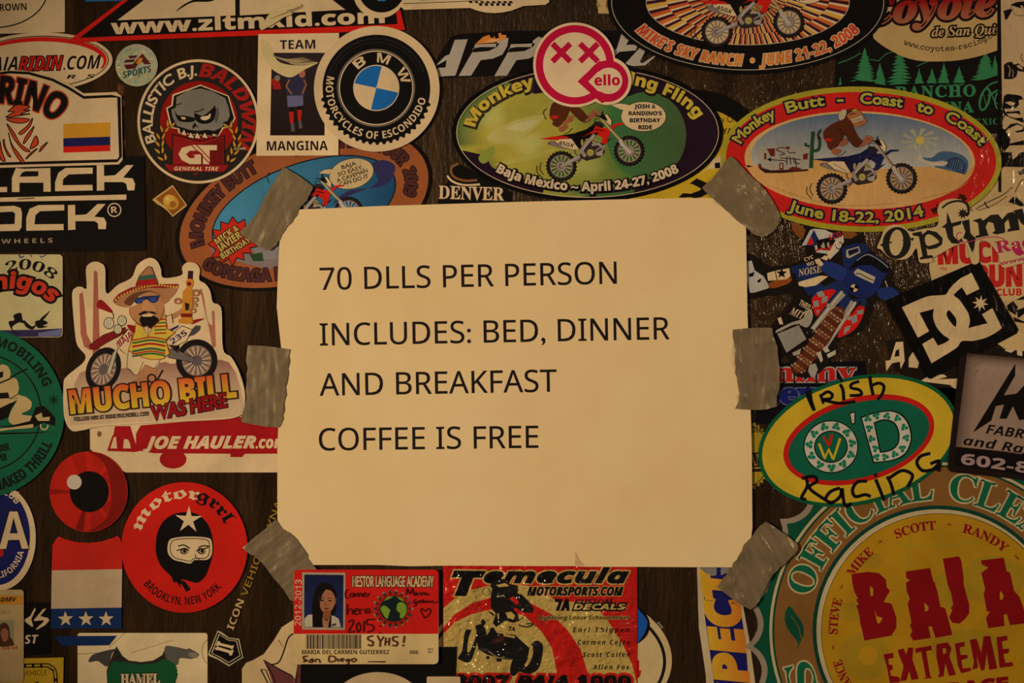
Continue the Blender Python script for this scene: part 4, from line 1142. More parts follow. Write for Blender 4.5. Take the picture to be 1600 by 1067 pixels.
for i, (tx, a, b, h) in enumerate((('MICK &', (560, 612), (695, 515), 40), ('JAVIER', (575, 655), (715, 560), 44), ('BIRTHDAY', (592, 700), (770, 590), 36))): s.t(tx, a[0], a[1], b[0], b[1], h, 'a8853c', 'b', wt=.02, o=(5, '2a0c08'))
sb = s.p('speech_bubble'); s.cr(450, 230, 6.4)
s.f('300 265 360 225 450 215 500 260 420 280 380 265', 'b08d5a'); s.e(635, 265, 228, 'b08d5a', 152, 14); s.ring(635, 265, 228, 5, K, 152, 14); s.l('420 275 300 265 360 225 450 213', 5, K)
s.f('420 230 470 222 470 270 425 272', 'b08d5a')
s.p('lettering', sb)
for i, (tx, a, b) in enumerate((('BAJA', (542, 222), (685, 178)), ('SO EASY,', (505, 292), (755, 215)), ('A CAVEMAN', (495, 355), (800, 250)), ('CAN DO IT', (520, 395), (808, 305)))): s.t(tx, a[0], a[1], b[0], b[1], 38, '2a1e12', '', wt=.02)
bike(s, (445, 355), (545, 330), '2a5a70')
s.done()
# ============================================================ right hand column and bottom row
s = Sticker('scrap_sticker', 'small cream paper corner beside the black sunburst oval at the top edge', 'sticker', P('929 -40 1000 -40 1000 21 935 21'), 'a8824a', 0)
s.cr(700, 0, 4); s.p('edge_print'); s.f('1000 -60 1010 60 985 40 992 0', '7c4a1c'); s.f('925 20 945 15 955 40 935 50', '8d6a3a')
s.done()

# -- red lettered club sticker
s = Sticker('club_sticker', 'cream sticker with heavy red block letters, half under the ink lettered die-cut sticker', 'sticker', P('1452 384 1475 345 1700 320 1700 560 1570 545 1462 470 1452 420'), 'ae8853', 1, 'g')
s.cr(1360, 270, 5.08); s.p('lettering', label='red block letters'); RD = 'a51a14'
s.t('MUCHO', 545, 720, 1240, 690, 150, RD, 'b', wt=.05); s.t('RUN', 840, 898, 1195, 893, 158, RD, 'b', wt=.05); s.t('CLUB', 1000, 975, 1200, 972, 54, RD, 'b', wt=.02); s.t('TM', 552, 775, 604, 773, 22, RD, 'b')
s.p('ink_drawing'); s.f('1080 1040 1090 1015 1150 1010 1220 975 1219 1010 1160 1030 1105 1060', K); s.l('1120 1060 1160 1110 1219 1100', 12, K); s.f('1130 1090 1219 1125 1219 1180 1160 1150', K)
s.done()

# -- black ink on cream, under the black square
s = Sticker('ink_scrap', 'cream sticker corner with black ink shapes poking out beside the tilted black square', 'sticker', P('1568 470 1700 462 1700 520 1596 519'), 'a8824f', 2, 'w')
s.cr(1200, 330, 4); s.p('ink_shapes'); s.f('1490 590 1530 560 1560 600 1545 650 1500 620', K); s.f('1550 620 1600 600 1600 640 1560 670', K); s.f('1530 660 1600 690 1600 700 1540 690', K)
s.done()

# -- clear decal with cream brush letters
s = Sticker('brush_decal', 'dark decal with cream brush letters below the tilted black square', 'sticker', P('1383 532 1460 524 1700 510 1700 590 1600 588 1560 640 1480 640 1440 600 1400 580'), '191009', 0, 'w')
s.cr(1200, 330, 4); s.p('lettering')
s.f('735 935 765 930 800 818 845 815 855 935 830 985 825 940 775 950 740 1000', W); s.f('800 870 820 860 822 905 790 910', '191009')
s.f('880 920 905 880 950 930 935 980 880 975', W); s.f('1480 870 1530 830 1590 820 1590 905 1560 900 1555 860 1520 885', W)
s.f('950 1062 1020 1022 1100 1020 1120 1035 1060 1050 1215 1045 1180 1090 1050 1075', W); s.f('1200 960 1225 940 1240 990 1205 990', W)
s.f('1140 1090 1215 1075 1260 1070 1230 1090 1170 1110', W)
s.done()
s = Sticker('cream_corner', 'small cream sticker corner with a curly black line, between yellow oval and brown card', 'sticker', P('1466 606 1520 606 1520 660 1485 640'), 'a88450', 0)
s.cr(1430, 460, 3.557); s.l('205 590 215 570 235 575 240 590 222 600 228 615', 3, K, sm=1); s.done()

# -- off-road rider decal
s = Sticker('rider_decal', 'dark die-cut decal of a racer on a blue motorcycle leaning towards the viewer', 'sticker',
    smooth(P('1164 402 1180 400 1200 415 1240 412 1262 395 1250 360 1300 340 1345 350 1352 380 1375 405 1392 420 1395 440 1412 460 1400 475 1370 470 1352 510 1330 525 1310 530 1300 560 1280 582 1262 590 1240 585 1232 560 1220 555 1205 530 1205 510 1230 480 1240 460 1200 462 1164 462')), '17100b', 1, 'w')
s.cr(1165, 345, 4.267); BL = '17203f'; GYW = '8f7b60'
rd = s.p('racer', label='racer in blue jersey and helmet')
s.f('305 20 340 0 400 60 380 125 340 100 310 60', '6f3a16'); s.f('640 60 700 60 750 90 700 120 650 115', '6f3a16')
s.f('320 310 430 270 480 330 500 420 560 470 420 500 380 440 340 380', BL); s.f('300 310 360 290 360 340 310 350', BL); s.f('640 180 720 150 800 150 830 200 760 230 740 330 660 330', BL); s.f('520 270 620 290 680 340 640 400 560 370 500 320', '1e2a52', 1)
s.f('350 410 380 400 500 365 550 370 470 430 400 442 355 432', W); s.f('670 195 755 170 765 210 690 250 670 240', '9a8560'); s.f('680 200 750 180 755 205 690 235', '15152a')
s.f('460 260 490 250 520 290 500 305 470 285', W); s.f('500 250 530 230 555 240 540 265', W)
s.p('lettering', rd); s.t('CYC', 395, 272, 455, 250, 24, W, 'b'); s.t('WO', 410, 304, 458, 290, 24, W, 'b'); s.t('NOISE', 355, 370, 510, 340, 44, W, 'q')
h = s.p('helmet', rd)
s.f('372 168 430 60 460 52 530 60 560 75 650 100 655 140 620 200 560 260 540 220 470 210 455 150', 'a39177'); s.f('400 170 455 60 490 130 470 165', BL); s.f('405 160 440 105 455 158', RED)
s.f('470 130 560 110 600 130 560 200 480 190', '120d0a'); s.l('465 200 520 180 550 195 580 160', 10, RED); s.f('500 170 520 140 530 175 515 185', GYW); s.f('540 150 555 140 560 175 548 180', GYW); s.f('580 80 640 75 640 105 570 130', '1c1428'); s.t('SCO', 560, 130, 640, 100, 34, RED, 'i'); s.ring(622, 165, 26, 6, K); s.f('545 210 600 170 600 190 560 250', W); s.f('600 140 640 115 600 175', W)
g_ = s.p('glove', rd, label='white and orange glove')
s.f('10 270 40 265 60 330 120 370 160 440 150 450 60 478 30 480 10 400', 'a08f78'); s.f('150 425 190 400 300 380 295 410 240 435 170 450', '7c3a12', 1); s.f('140 350 190 335 290 315 300 370 270 390 150 400', W); s.l('195 330 210 395', 6, K); s.f('20 355 60 340 50 370 25 375', K); s.f('75 400 105 380 100 405 85 415', K); s.f(star(240, 350, 38, 16), K); s.l('140 350 145 400', 6, K)
mo = s.p('motorcycle', label='blue and grey motorcycle with red chequered side panels')
s.f('445 500 520 440 640 395 680 470 700 520 800 520 790 590 740 700 680 760 610 770 640 640 590 520 500 620 470 630 445 560', '1a2440', 1)
s.f('447 510 540 460 600 465 560 520 490 625 465 630 447 570', RED, 1); s.f('700 590 790 575 770 660 720 730 650 768 615 765', RED, 1)
for a in ('470 480 510 465 530 500 490 510', '510 510 550 500 540 540 505 550', '450 535 485 530 490 570 455 575', '470 600 495 590 480 625', '700 640 740 620 745 670 710 690', '660 710 700 695 690 730 650 760', '740 600 785 590 780 620 745 625'): s.f(a, '7d7260')
s.p('number_plate', mo)
s.f('655 430 660 380 710 290 800 220 880 240 960 310 910 400 880 460 820 510 760 512 690 480', '191f45', 1); s.f('690 330 740 260 800 222 880 245 955 308 930 350 840 300 760 300', '0c0b0d', 1); s.l('740 265 810 225 890 262 950 312', 5, '8d806a', sm=1)
s.f('720 345 745 318 865 375 850 418 735 365', '9c8763'); s.l('735 350 770 355 800 375 850 398', 6, K); s.e(723, 448, 32, '0d0b0c'); s.f([(723, 448)] + ell(723, 448, 26, None, 0, 75, 165), W); s.f([(723, 448)] + ell(723, 448, 26, None, 0, 255, 345), W)
s.f('880 460 960 440 1020 480 1000 530 900 520', '1c274c', 1); s.l('930 400 945 440', 5, W)
s.p('fork', mo)
s.l('650 480 560 580 415 760', 44, '8d7a60', w1=30); s.l('645 470 430 740', 9, 'b09a7a'); s.l('720 540 660 640 530 840', 44, '8d7a60', w1=32); s.l('735 540 550 810', 9, 'b09a7a'); s.l('540 560 590 580', 24, '8d7a60'); s.l('650 630 700 655', 24, '8d7a60')
s.l('410 780 440 720', 30, '17100c'); s.l('770 535 700 620', 10, K)
w_ = s.p('wheel', mo, label='knobby front tire caked in orange mud')
s.f('600 575 640 570 660 600 650 650 560 800 470 920 390 1000 340 1020 310 1000 320 960 400 840 500 690 560 600', '4f2210')
s.n += 1; s.hold = True
rnd = random.Random(5)
for i in range(15):
    t = i / 14
    x, y = 620 - 280 * t, 600 + 395 * t
    for k in (-1.6, -.55, .55, 1.6):
        a, b = x + 23 * k * .85, y + 23 * k * .62 + (10 if i % 2 else -8)
        s.f([(a - 11, b - 2), (a - 2, b - 12), (a + 12, b + 1), (a + 3, b + 11)], rnd.choice(['8a5a38', '7c4420', '94704c']))
s.hold = False
s.p('exhaust', mo)
s.f('205 730 300 680 380 650 400 590 440 600 445 650 410 710 330 690 210 745', GYW, 1); s.f('205 750 355 690 410 790 270 885', '7e6f5a'); s.l('205 750 355 690 410 790 270 885', 8, K, True); s.f('310 880 370 850 360 890 320 900', GYW)
s.f('345 540 400 520 440 580 410 600 360 580', '120d0a'); s.t('THRILL', 350, 560, 440, 610, 40, W, 'b'); s.t('MIT', 290, 620, 380, 660, 50, W, 'q')
s.f('425 960 465 950 480 990 460 1045 435 1040 415 1000', '8d7a62'); s.f('470 880 500 870 515 930 500 945', 'a08a68'); s.f('540 890 600 860 600 890 550 915', 'a08a68'); s.f('212 650 235 640 250 690 225 690', W); s.f('510 850 540 830 560 870 530 880', 'a08a68')
s.done()

# -- red over blue lettering
s = Sticker('surname_decal', 'dark decal with red letters above big blue letters, behind the yellow and green oval', 'sticker', P('1180 568 1352 564 1356 592 1345 660 1180 662'), '0d0a0c', 0, 'w')
s.cr(1120, 480, 3.333); s.p('lettering'); s.t('Jimmy', 130, 386, 722, 386, 100, 'a01a14', 's', wt=.01, o=(7, '8a7a66')); s.t('Lewis', 190, 500, 720, 500, 108, '16184a', 's', wt=.03, o=(6, '4a4a5a'))
s.done()

# -- bottle cap stickers peeking out
s = Sticker('cap_sticker', 'mustard yellow bottle cap shaped sticker with brown rim lettering beside the notice', 'sticker', [(1150 + (58 + 2.5 * math.cos(i * 24 * math.pi / 48 * 2)) * math.cos(2 * math.pi * i / 96), 712 + (58 + 2.5 * math.cos(i * 24 * math.pi / 48 * 2)) * math.sin(2 * math.pi * i / 96)) for i in range(96)], '8f6f16', 0, 'w')
s.ring(1150, 712, 54, 1.2, '2a180a')
s.cr(1120, 480, 3.333); s.p('band'); s.f('150 758 250 755 250 830 150 836', '231208'); s.f('150 842 250 840 250 856 150 858', '231208')
s.p('lettering'); s.t('BORDER', 120, 655, 240, 652, 32, '2a1a0a', 'b'); s.t('MAN', 130, 828, 240, 822, 60, '8f6f16', 's'); s.t('TWTOP', 110, 962, 290, 948, 34, '2a1a0a', 'b')
s.done()

# -- big green ring sticker
cx, cy = 1465, 985
def scal(r0, r1, g=0):
    o = []
    for i in range(27):
        for j in range(8):
            t = j / 8
            a = 8.6 + 180 + 13.33 * (i + t)
            r = r0 - (r0 - r1) * math.sin(math.pi * t) ** .7
            o.append((cx + r * math.cos(R(a)), cy + r * math.sin(R(a)) * 1.0))
    return o
s = Sticker('seal_sticker', 'big scalloped seal sticker with green and brown rings and large green serif letters', 'sticker', scal(302, 281), '7d664d', 1)
s.f(scal(289, 272), '0c3a24')
s.p('rings'); s.ring(cx, cy, 263, 4.5, 'a08558'); s.ring(cx, cy, 257, 3, '0c2a1c'); s.ring(cx, cy, 255.5, 61, '6d441c'); s.ring(cx, cy, 195.5, 6, '0c2f20'); s.e(cx, cy, 189.5, 'a08558'); s.e(cx, cy, 184, 'a89070')
s.p('lettering'); s.at('OFFICIAL', cx, cy, 205, 205, 164.5, 92, 41, '0f4a2c', 's', o=(2.6, 'a08558')); s.at('CLEAN', cx, cy, 205, 205, 85, 31, 41, '0f4a2c', 's', o=(2.6, 'a08558')); s.at('S', cx, cy, 205, 205, 204.5, 193, 41, '0f4a2c', 's', o=(2.6, 'a08558'))
s.p('leaf'); s.cr(1200, 800, 4); s.f('135 588 170 630 215 700 222 760 200 815 190 840 180 858 185 815 130 740 105 680 110 620', '0d3a24', 1); s.l('145 650 190 720 205 790', 5, '6d441c', sm=1)
s.done()

# -- yellow race disc on it
s = Sticker('race_disc', 'large mustard yellow round sticker with ragged dark red letters, stuck inside the green seal', 'sticker', ell(1467, 986, 184.5, n=110), '97670e', 2)
s.ring(1467, 986, 184.5, 1, '5a3a10')
s.p('globe_lines', label='faint olive globe lines and blotches'); OL = '8a6a16'
s.cr(1200, 800, 4); s.l('880 260 860 340 870 420', 16, OL, sm=1); s.l('930 80 880 200 860 340', 9, OL, sm=1); s.l('720 165 850 205 1070 215 1350 180', 10, OL, sm=1); s.l('1060 60 1065 215 1060 330', 9, OL); s.l('1190 90 1250 250 1280 350', 9, OL, sm=1)
for a in ((640, 300, 70, 50), (600, 900, 160, 150), (1250, 850, 230, 120), (1150, 480, 130, 120), (560, 620, 160, 60), (1400, 420, 200, 150)): s.e(a[0], a[1], a[2], '8b6512', a[3])
s.e(625, 895, 60, '9c6a10')
s.p('names', label='ring of small red names'); DR = '700a0c'
s.cr()
for tx, a0, a1 in (('LANCE', 214, 196), ('*', 190, 187.5), ('STEVE', 181.5, 162), ('*', 156.8, 154.3), ('MIKE', 147.5, 130), ('*', 124.5, 122), ('SCOTT', 114.5, 92), ('*', 86, 83.5), ('RANDY', 77, 50.5), ('*', 45, 42)):
    s.at(tx, 1467, 986, 159 if tx != '*' else 163, 159 if tx != '*' else 163, a0, a1, 13.5 if tx != '*' else 6, DR, 's', wt=.012)
s.p('big_letters', label='ragged dark red block letters')
s.cr(1200, 800, 4)
s.f('520 385 620 372 690 380 735 420 740 470 760 490 720 560 770 570 800 660 800 720 770 770 600 802 585 730 575 700 570 650 560 610 550 585 565 575 548 545 560 540 535 490 525 440', DR)
s.f('635 460 655 475 655 520 640 525', '97670e'); s.f('665 610 680 650 715 660 695 695 680 690', '97670e')
s.f('860 370 1010 348 1030 430 1040 440 1060 510 1075 590 1105 600 1130 690 1150 765 1045 785 1020 710 1000 715 1015 785 905 802 885 765 900 745 885 705 895 690 870 570 885 540 865 495 860 440 885 425 862 410', DR); s.f('975 565 1000 590 1000 610 980 622', '97670e')
s.f('1090 290 1190 275 1205 300 1220 410 1220 450 1255 580 1255 630 1230 665 1195 695 1150 690 1130 655 1150 610 1140 600 1155 575 1140 500 1120 450', DR)
s.f('1330 300 1470 284 1490 370 1510 375 1535 490 1570 530 1600 620 1640 690 1510 705 1490 635 1470 640 1475 710 1375 724 1360 660 1385 620 1365 620 1345 510 1355 480 1330 380 1375 345 1332 325', DR); s.f('1450 490 1470 520 1460 550 1445 540', '97670e')
s.p('extreme_letters', label='smaller ragged dark red letters')
s.f('718 888 780 878 782 910 750 915 752 950 775 955 778 980 760 990 765 1020 820 1030 822 1060 760 1067 740 960', DR)
s.f('808 860 845 850 860 890 875 845 905 845 900 920 940 1040 895 1048 880 990 862 1050 825 1055 845 960 820 900', DR)
s.f('920 850 1018 832 1020 860 985 868 1010 1020 1025 1035 960 1040 985 1030 955 870 920 880', DR)
s.f('1050 825 1120 812 1145 850 1130 900 1160 980 1172 1015 1130 1022 1105 940 1095 1025 1060 1030 1070 1000 1050 900', DR); s.f('1090 850 1110 848 1110 880 1092 885', '97670e')
s.f('1165 820 1225 808 1228 835 1195 845 1200 890 1245 890 1245 910 1205 925 1215 975 1265 970 1265 992 1205 1005 1185 960', DR)
s.f('1258 798 1300 788 1330 880 1345 775 1385 772 1430 975 1380 985 1365 880 1350 985 1330 990 1300 890 1310 970 1275 985 1285 930', DR)
s.f('1425 780 1490 770 1495 798 1458 808 1465 855 1505 850 1500 880 1468 885 1480 940 1525 935 1530 960 1445 972', DR)
s.t('RACE', 1130, 1150, 1500, 1110, 80, DR, 'b', wt=.05)
s.done()

# -- black square, tilted
s = Sticker('tilted_square', 'tilted glossy black square sticker with interlocking white letters and eight point star', 'sticker', P('1384 469 1383 473 1449 590 1453 592 1588 521 1591 515 1530 409 1526 408'), '0a0705', 2, 'w')
s.cr(1200, 330, 4); s.p('emblem', label='two interlocked white letters')
WC = 'b8925f'
s.f(smooth(P('835 600 960 545 1010 530 1070 525 1110 520 1130 490 1160 455 1200 420'), False) + P('1270 385 1320 485 1240 525 1210 475') + smooth(P('1180 500 1160 525 1190 550 1220 590 1250 640 1260 690 1250 730'), False) + P('1370 700 1335 645 1400 605 1460 730') + smooth(P('1420 760 1360 790 1280 810 1210 812 1180 850 1120 890'), False) + P('1020 950 962 830 1030 790 1060 840') + smooth(P('1100 825 1130 800 1090 770 1050 720 1030 660 1035 610'), False) + P('945 635 1005 750 935 790'), WC)
s.f(smooth(P('1128 618 1150 640 1172 670 1176 700 1168 722 1145 700 1122 668 1114 640')), '0a0705')
s.p('star', label='white eight point star'); s.f([(1325 + (52 if i % 2 == 0 else 22) * math.cos(R(82 + 22.5 * i)), 576 - (52 if i % 2 == 0 else 22) * math.sin(R(82 + 22.5 * i))) for i in range(16)], WC)
s.done()

# -- cream die cut ink letters
s = Sticker('ink_letter_sticker', 'cream die-cut sticker with black inky slab letters, the capital initial at its tip', 'sticker',
    smooth(P('1370 387 1376 372 1382 358 1396 351 1412 355 1422 362 1440 358 1462 354 1466 340 1464 328 1470 316 1484 311 1500 312 1512 320 1520 331 1560 322 1600 322 1700 300 1700 360 1610 405 1590 413 1566 418 1560 400 1545 380 1530 378 1529 408 1520 413 1515 404 1509 382 1492 384 1470 396 1456 404 1457 409 1438 411 1434 402 1431 388 1420 402 1404 406 1388 402 1376 390'), n=4), 'ad8955', 3)
s.cr(1360, 270, 5.08); s.p('lettering', label='black inky slab letters'); IK = '1d1812'
s.e(205, 558, 128, IK, 112, 80); s.e(202, 555, 103, 'ad8955', 54, 84); s.f('70 572 95 560 95 590', IK); s.f('130 555 165 545 165 562', IK); s.f('245 535 275 530 275 555', IK); s.f('310 520 345 515 330 545', IK)
s.f('325 480 400 465 410 490 450 455 520 470 570 520 565 570 520 600 460 610 440 600 450 655 490 655 495 675 390 690 388 672 410 665 380 505 335 500', IK); s.f('435 500 470 490 515 520 540 550 500 570 450 580 430 545', 'ad8955', 1)
s.f('605 310 640 400 720 380 715 410 650 430 655 500 690 540 720 520 730 545 690 565 640 560 610 520 590 440 560 435 600 400', IK)
s.f('720 385 780 370 790 480 830 520 820 600 805 635 780 580 760 530 730 520 750 470', IK); s.f(star(730, 325, 48, 24, 9), IK); s.l('565 280 620 240 700 225 760 250 775 310 760 340', 14, IK, sm=1, w1=22)
s.f('805 380 870 360 890 380 950 335 1010 330 1040 370 1085 320 1130 310 1165 350 1180 455 1080 470 1085 450 1105 440 1090 370 1060 400 1065 475 1000 490 960 480 985 460 970 400 930 390 910 430 930 490 940 498 830 520 830 500 860 495 850 400', IK)
s.f('1130 300 1200 285 1230 380 1260 420 1300 400 1290 290 1340 280 1370 430 1240 440 1190 400', IK)
s.p('swirl', label='pink swirl and lettering'); PKI = '9a1f3c'
s.l('720 475 690 480 680 510 700 545 760 550 850 530 930 512 1010 512 1060 530', 7, PKI, sm=1); s.t('Racing', 1000, 640, 1500, 540, 92, PKI, 's', wt=.01); s.t('www.', 1030, 735, 1240, 690, 32, PKI, 'b'); s.f('1120 610 1190 600 1219 640 1180 660 1150 650', PKI)
s.done()

# -- yellow and green team oval
s = Sticker('team_oval', 'glossy yellow oval sticker with green rim, red ring and clover covered monogram', 'sticker', ell(1340.5, 688, 159, 99.3, 14.3), '0d4526', 2, 'g')
s.e(1340.5, 688, 153, 'b0871c', 93.5, 14.3); s.e(1341.5, 687, 121, 'a5160e', 66, 15.5); s.e(1341.5, 687.5, 113, '0f4a30', 58, 15.5)
s.cr(1120, 480, 3.333)
mg = s.p('monogram', label='clover covered white initials')
s.e(593, 726, 143, K, 138); s.e(593, 726, 137, 'a89478', 132); s.e(593, 726, 88, K, 84); s.e(593, 726, 82, '0f4a30', 78)
dd = lambda a, b: P(a) + smooth(P(b), False)
s.f(dd('812 812 748 570', '748 570 800 552 860 540 910 537 960 555 998 600 1015 670 1005 725 975 772 910 800 812 812'), K); s.f(dd('818 805 755 576', '755 576 800 559 862 546 910 544 955 562 991 605 1008 672 998 722 970 766 908 794 818 805'), 'a89478')
s.f(dd('848 758 815 600', '815 600 850 586 885 583 925 600 948 645 948 700 925 735 890 752 848 758'), K); s.f(dd('854 750 822 605', '822 605 855 593 884 590 920 606 941 648 941 698 920 729 886 745 854 750'), '0f4a30')
s.f('688 550 720 540 720 608 700 610', K); s.f('694 555 715 548 714 602 704 604', 'a89478')
s.f('525 712 537 706 562 770 582 730 605 775 635 680 648 684 610 795 598 792 580 752 565 792 555 788', 'b0871c'); s.f('548 675 560 670 580 705 590 660 605 662 592 722 578 722', 'a5160e')
s.p('clovers', mg, label='small green clovers')
def clover(x, y, r, rot):
    for k in range(3):
        a = R(rot + 120 * k)
        s.e(x + r * .62 * math.cos(a), y - r * .62 * math.sin(a), r * .52, '14603c', n=14)
    s.l([(x, y), (x + r * math.cos(R(rot + 60)), y - r * math.sin(R(rot + 60)))], r * .22, '14603c')
s.n += 1; s.hold = True
for i in range(11): clover(593 + 112 * math.cos(R(i * 32.7 + 10)), 726 - 108 * math.sin(R(i * 32.7 + 10)), 20, i * 32.7 + 10)
for x, y in ((785, 580), (830, 565), (885, 566), (940, 578), (975, 625), (985, 680), (965, 735), (925, 765), (875, 780), (830, 780), (825, 735), (805, 685), (792, 630)): clover(x, y, 18, (x * 7) % 120)
s.hold = False
s.cr(); s.p('lettering', label='black uncial letters')
s.cr(1120, 480, 3.333)
s.f('460 442 490 432 500 490 515 535 498 542 478 500 465 470', K)
s.f('530 455 545 450 560 500 548 505', K); s.l('540 462 575 440 600 455 590 475 555 482 640 500 720 490', 16, K, sm=1)
s.l('640 400 655 430 660 485', 17, K, sm=1); s.f('640 375 652 372 655 388 643 388', K)
s.l('740 385 700 400 700 420 740 430 750 455 690 460', 16, K, sm=1)
s.l('795 360 800 400 812 458', 17, K); s.l('800 410 840 395 868 410 860 450 835 480', 16, K, sm=1)
s.l('463 885 470 930 440 990 465 1000', 17, K, sm=1); s.l('440 890 500 880 520 905 480 940 560 1000 600 1025', 17, K, sm=1)
s.l('640 940 590 960 565 1000 600 1015 640 985 650 945 665 1030 700 1020', 17, K, sm=1)
s.l('780 905 730 910 705 950 720 985 770 975 800 985', 17, K, sm=1)
s.l('825 895 840 930 870 1005', 17, K, sm=1); s.f('815 868 832 864 836 882 820 884', K)
s.l('885 880 905 920 920 975', 17, K, sm=1); s.l('895 890 960 850 1010 865 1015 890 990 935', 17, K, sm=1)
s.l('1110 760 1060 775 1040 810 1070 850 1130 840 1155 800 1110 815', 17, K, sm=1); s.l('1125 835 1155 850 1162 810', 12, K)
s.done()

# -- brown business card sticker
s = Sticker('card_sticker', 'glossy brown card sticker with black slanted letters and phone number on black band', 'sticker',
    rotp(rrect(1500, 556, 1760, 739, 9), 1513, 546, -6.3), '1a0f0b', 3, 'g')
s.cr(1430, 460, 3.557)
def plate(x, y):
    d = min(max(0, (x - 250 + (y - 330) * .12) / 110), max(0, (y - 322 - (x - 290) * .09) / 60), 1)
    return mix('24140e', '84644c', min(1, d))
pg = [(286 + i * 40 - j * 4.0, 325 + i * 3.8 + j * 32.5) for j in range(17) for i in range(26)]
s.p('plate', label='worn brown metal look panel')
s.raw([s.T(q) for q in pg], [(j * 26 + i, j * 26 + i + 1, (j + 1) * 26 + i + 1, (j + 1) * 26 + i) for j in range(16) for i in range(25)], [plate(*q) for q in pg])
rnd = random.Random(9)
s.p('specks', label='dark rust specks'); s.n += 1; s.hold = True
for i in range(40):
    x, y = 320 + abs(rnd.gauss(0, 50)), 450 + rnd.gauss(0, 90)
    if 345 < y < 680: s.e(x, y, rnd.uniform(1, 3.6), '4a2f22', n=8)
s.hold = False
s.p('lettering'); s.f('555 375 560 455 500 555 560 540 610 480 610 700 460 700 480 620 440 640 430 700 310 772 480 520', '84644c'); s.f('555 382 552 450 490 560 560 550 615 490 615 590 560 600 610 690 575 700 540 620 505 690 465 690 490 612 445 620 420 700 316 768', '0f0907')
s.f('540 590 605 500 640 500 640 700 600 700', '0f0907')
s.t('FABRICATION', 388, 772, 960, 850, 52, '130b08', 'i', o=(5, '84644c')); s.t('and Racing', 262, 834, 800, 912, 50, '130b08', 'i', o=(5, '84644c'))
s.p('number'); s.f('225 855 240 848 1000 945 1000 1060 215 950', '0f0a08'); s.t('602-8', 250, 940, 625, 992, 58, '8c6a5c', 'i', wt=.02)
s.done()

# -- tall vertical banner, bottom
s = Sticker('vertical_banner', 'tall white edged navy sticker with big orange letters climbing upwards, below the notice', 'sticker', P('1089 884 1140 884 1160 940 1171 1000 1186 1110 1105 1110 1103 1055 1092 980'), 'a8895c', 0, 'g')
s.cr(900, 800, 4); s.f('790 335 965 335 1020 560 1060 800 1090 1200 880 1200 840 900 805 650', '171440')
og = lambda u, y: mix('b5741a', 'a8521a', max(0, min(1, y)))
s.p('lettering', label='orange letters set upwards'); 
s.t('SPECT', 1098, 1215, 985, 345, 200, lambda u, y: mix('b0601a', 'b5801c', max(0, min(1, y))), 'i', wt=.05)
s.p('tape_scrap', label='dull grey torn tape scrap'); s.f('772 338 880 340 878 395 850 400 800 375 775 350', '6c5f50'); s.f('905 340 965 345 960 375 905 395', '6c5f50')
s.done()

# -- white round sticker behind
s = Sticker('white_round_sticker', 'white round sticker with black ring and a blue patch, behind the crinkled race sticker', 'sticker', ell(858, 1032, 192, 118), 'ae8c58', 0)
s.ring(856, 1034, 185, 5, '14100c', 110)
s.cr(650, 800, 4); s.p('blue_patch'); s.f('1360 590 1400 600 1440 640 1462 700 1445 770 1390 820 1340 830 1340 600', K, 1); s.f('1370 600 1400 620 1440 670 1445 710 1420 770 1370 815', '17427a', 1)
s.p('red_edge'); s.f('1380 930 1396 925 1395 990 1410 990 1400 1030 1380 1040', '9a1510'); s.p('mark'); s.t('tm', 1505, 695, 1535, 730, 20, '8a7a5a', 'i')
s.done()

# -- crinkled race sticker
s = Sticker('crinkled_sticker', 'crinkled shiny red and tan sticker with a quad bike racer and name list', 'sticker', rrect(692, 878, 995.5, 1120, 4), 'a8160e', 1, 'c')
s.cr(650, 800, 4); TN = 'a5803c'
def disc(r, c): s.f([(min(max(x, 172), 1378), min(max(y, 345), 1300)) for x, y in ell(420, 1080, r, None, 0, -30, 210, 120)], c)
s.p('rings', label='tan and red rings'); disc(915, TN) if False else None
s.f([p for p in ell(380, 1090, 850, 690, 0, 8, 134, 60)] + [p for p in reversed(ell(370, 1100, 800, 580, 0, 8, 134, 60))], TN) if False else None
s.f('172 600 240 540 330 490 450 460 640 455 700 460 780 500 900 560 1100 560 1200 680 1290 820 1350 950 1378 1060 1378 1300 1075 1300 1072 1000 1030 860 950 740 850 640 700 560 600 525 480 530 350 570 240 640 172 720', TN, 0)
s.f('172 760 240 690 340 640 450 612 560 610 680 650 780 740 850 850 880 1000 880 1300 172 1300', TN, 0)
s.p('title', label='black slanted title letters'); s.t('T', 235, 515, 425, 515, 140, K, 'i', wt=.05, o=(9, TN)); s.t('emecula', 425, 440, 1318, 440, 86, K, 'i', wt=.045, o=(9, TN), sh=.15)
s.p('lettering')
s.t('MOTORSPORTS.COM', 696, 520, 1290, 520, 52, K, 'i', wt=.035, sh=.1, o=(4, TN)); s.t('7A', 872, 612, 955, 612, 66, K, 'i', wt=.05); s.t('CUSTOM', 995, 572, 1230, 570, 26, '2a1010', 'i', wt=.02); s.t('DECALS', 985, 608, 1308, 608, 34, TN, 'i', wt=.03, o=(10, K))
s.t('Lightning Lance Schoonmaker', 765, 672, 1335, 670, 25, K, 'i', gap=1.05, o=(2, TN))
for i, (tx, x) in enumerate((('Earl Thigpen', 980), ('Carmen Cafro', 1010), ('Scott Callen', 1042), ('Allen Fox', 1105))): s.t(tx, x, 750 + 78 * i, 1335, 750 + 77.5 * i, 30, K, 'i', gap=1.35)
s.t('2007 BAJA 1000', 245, 1085, 1340, 1085, 62, K, 'i', wt=.05, o=(16, 'a8160e')); 
s.cr(700, 890, 6.276)
q = s.p('quad_bike', label='black ink quad bike')
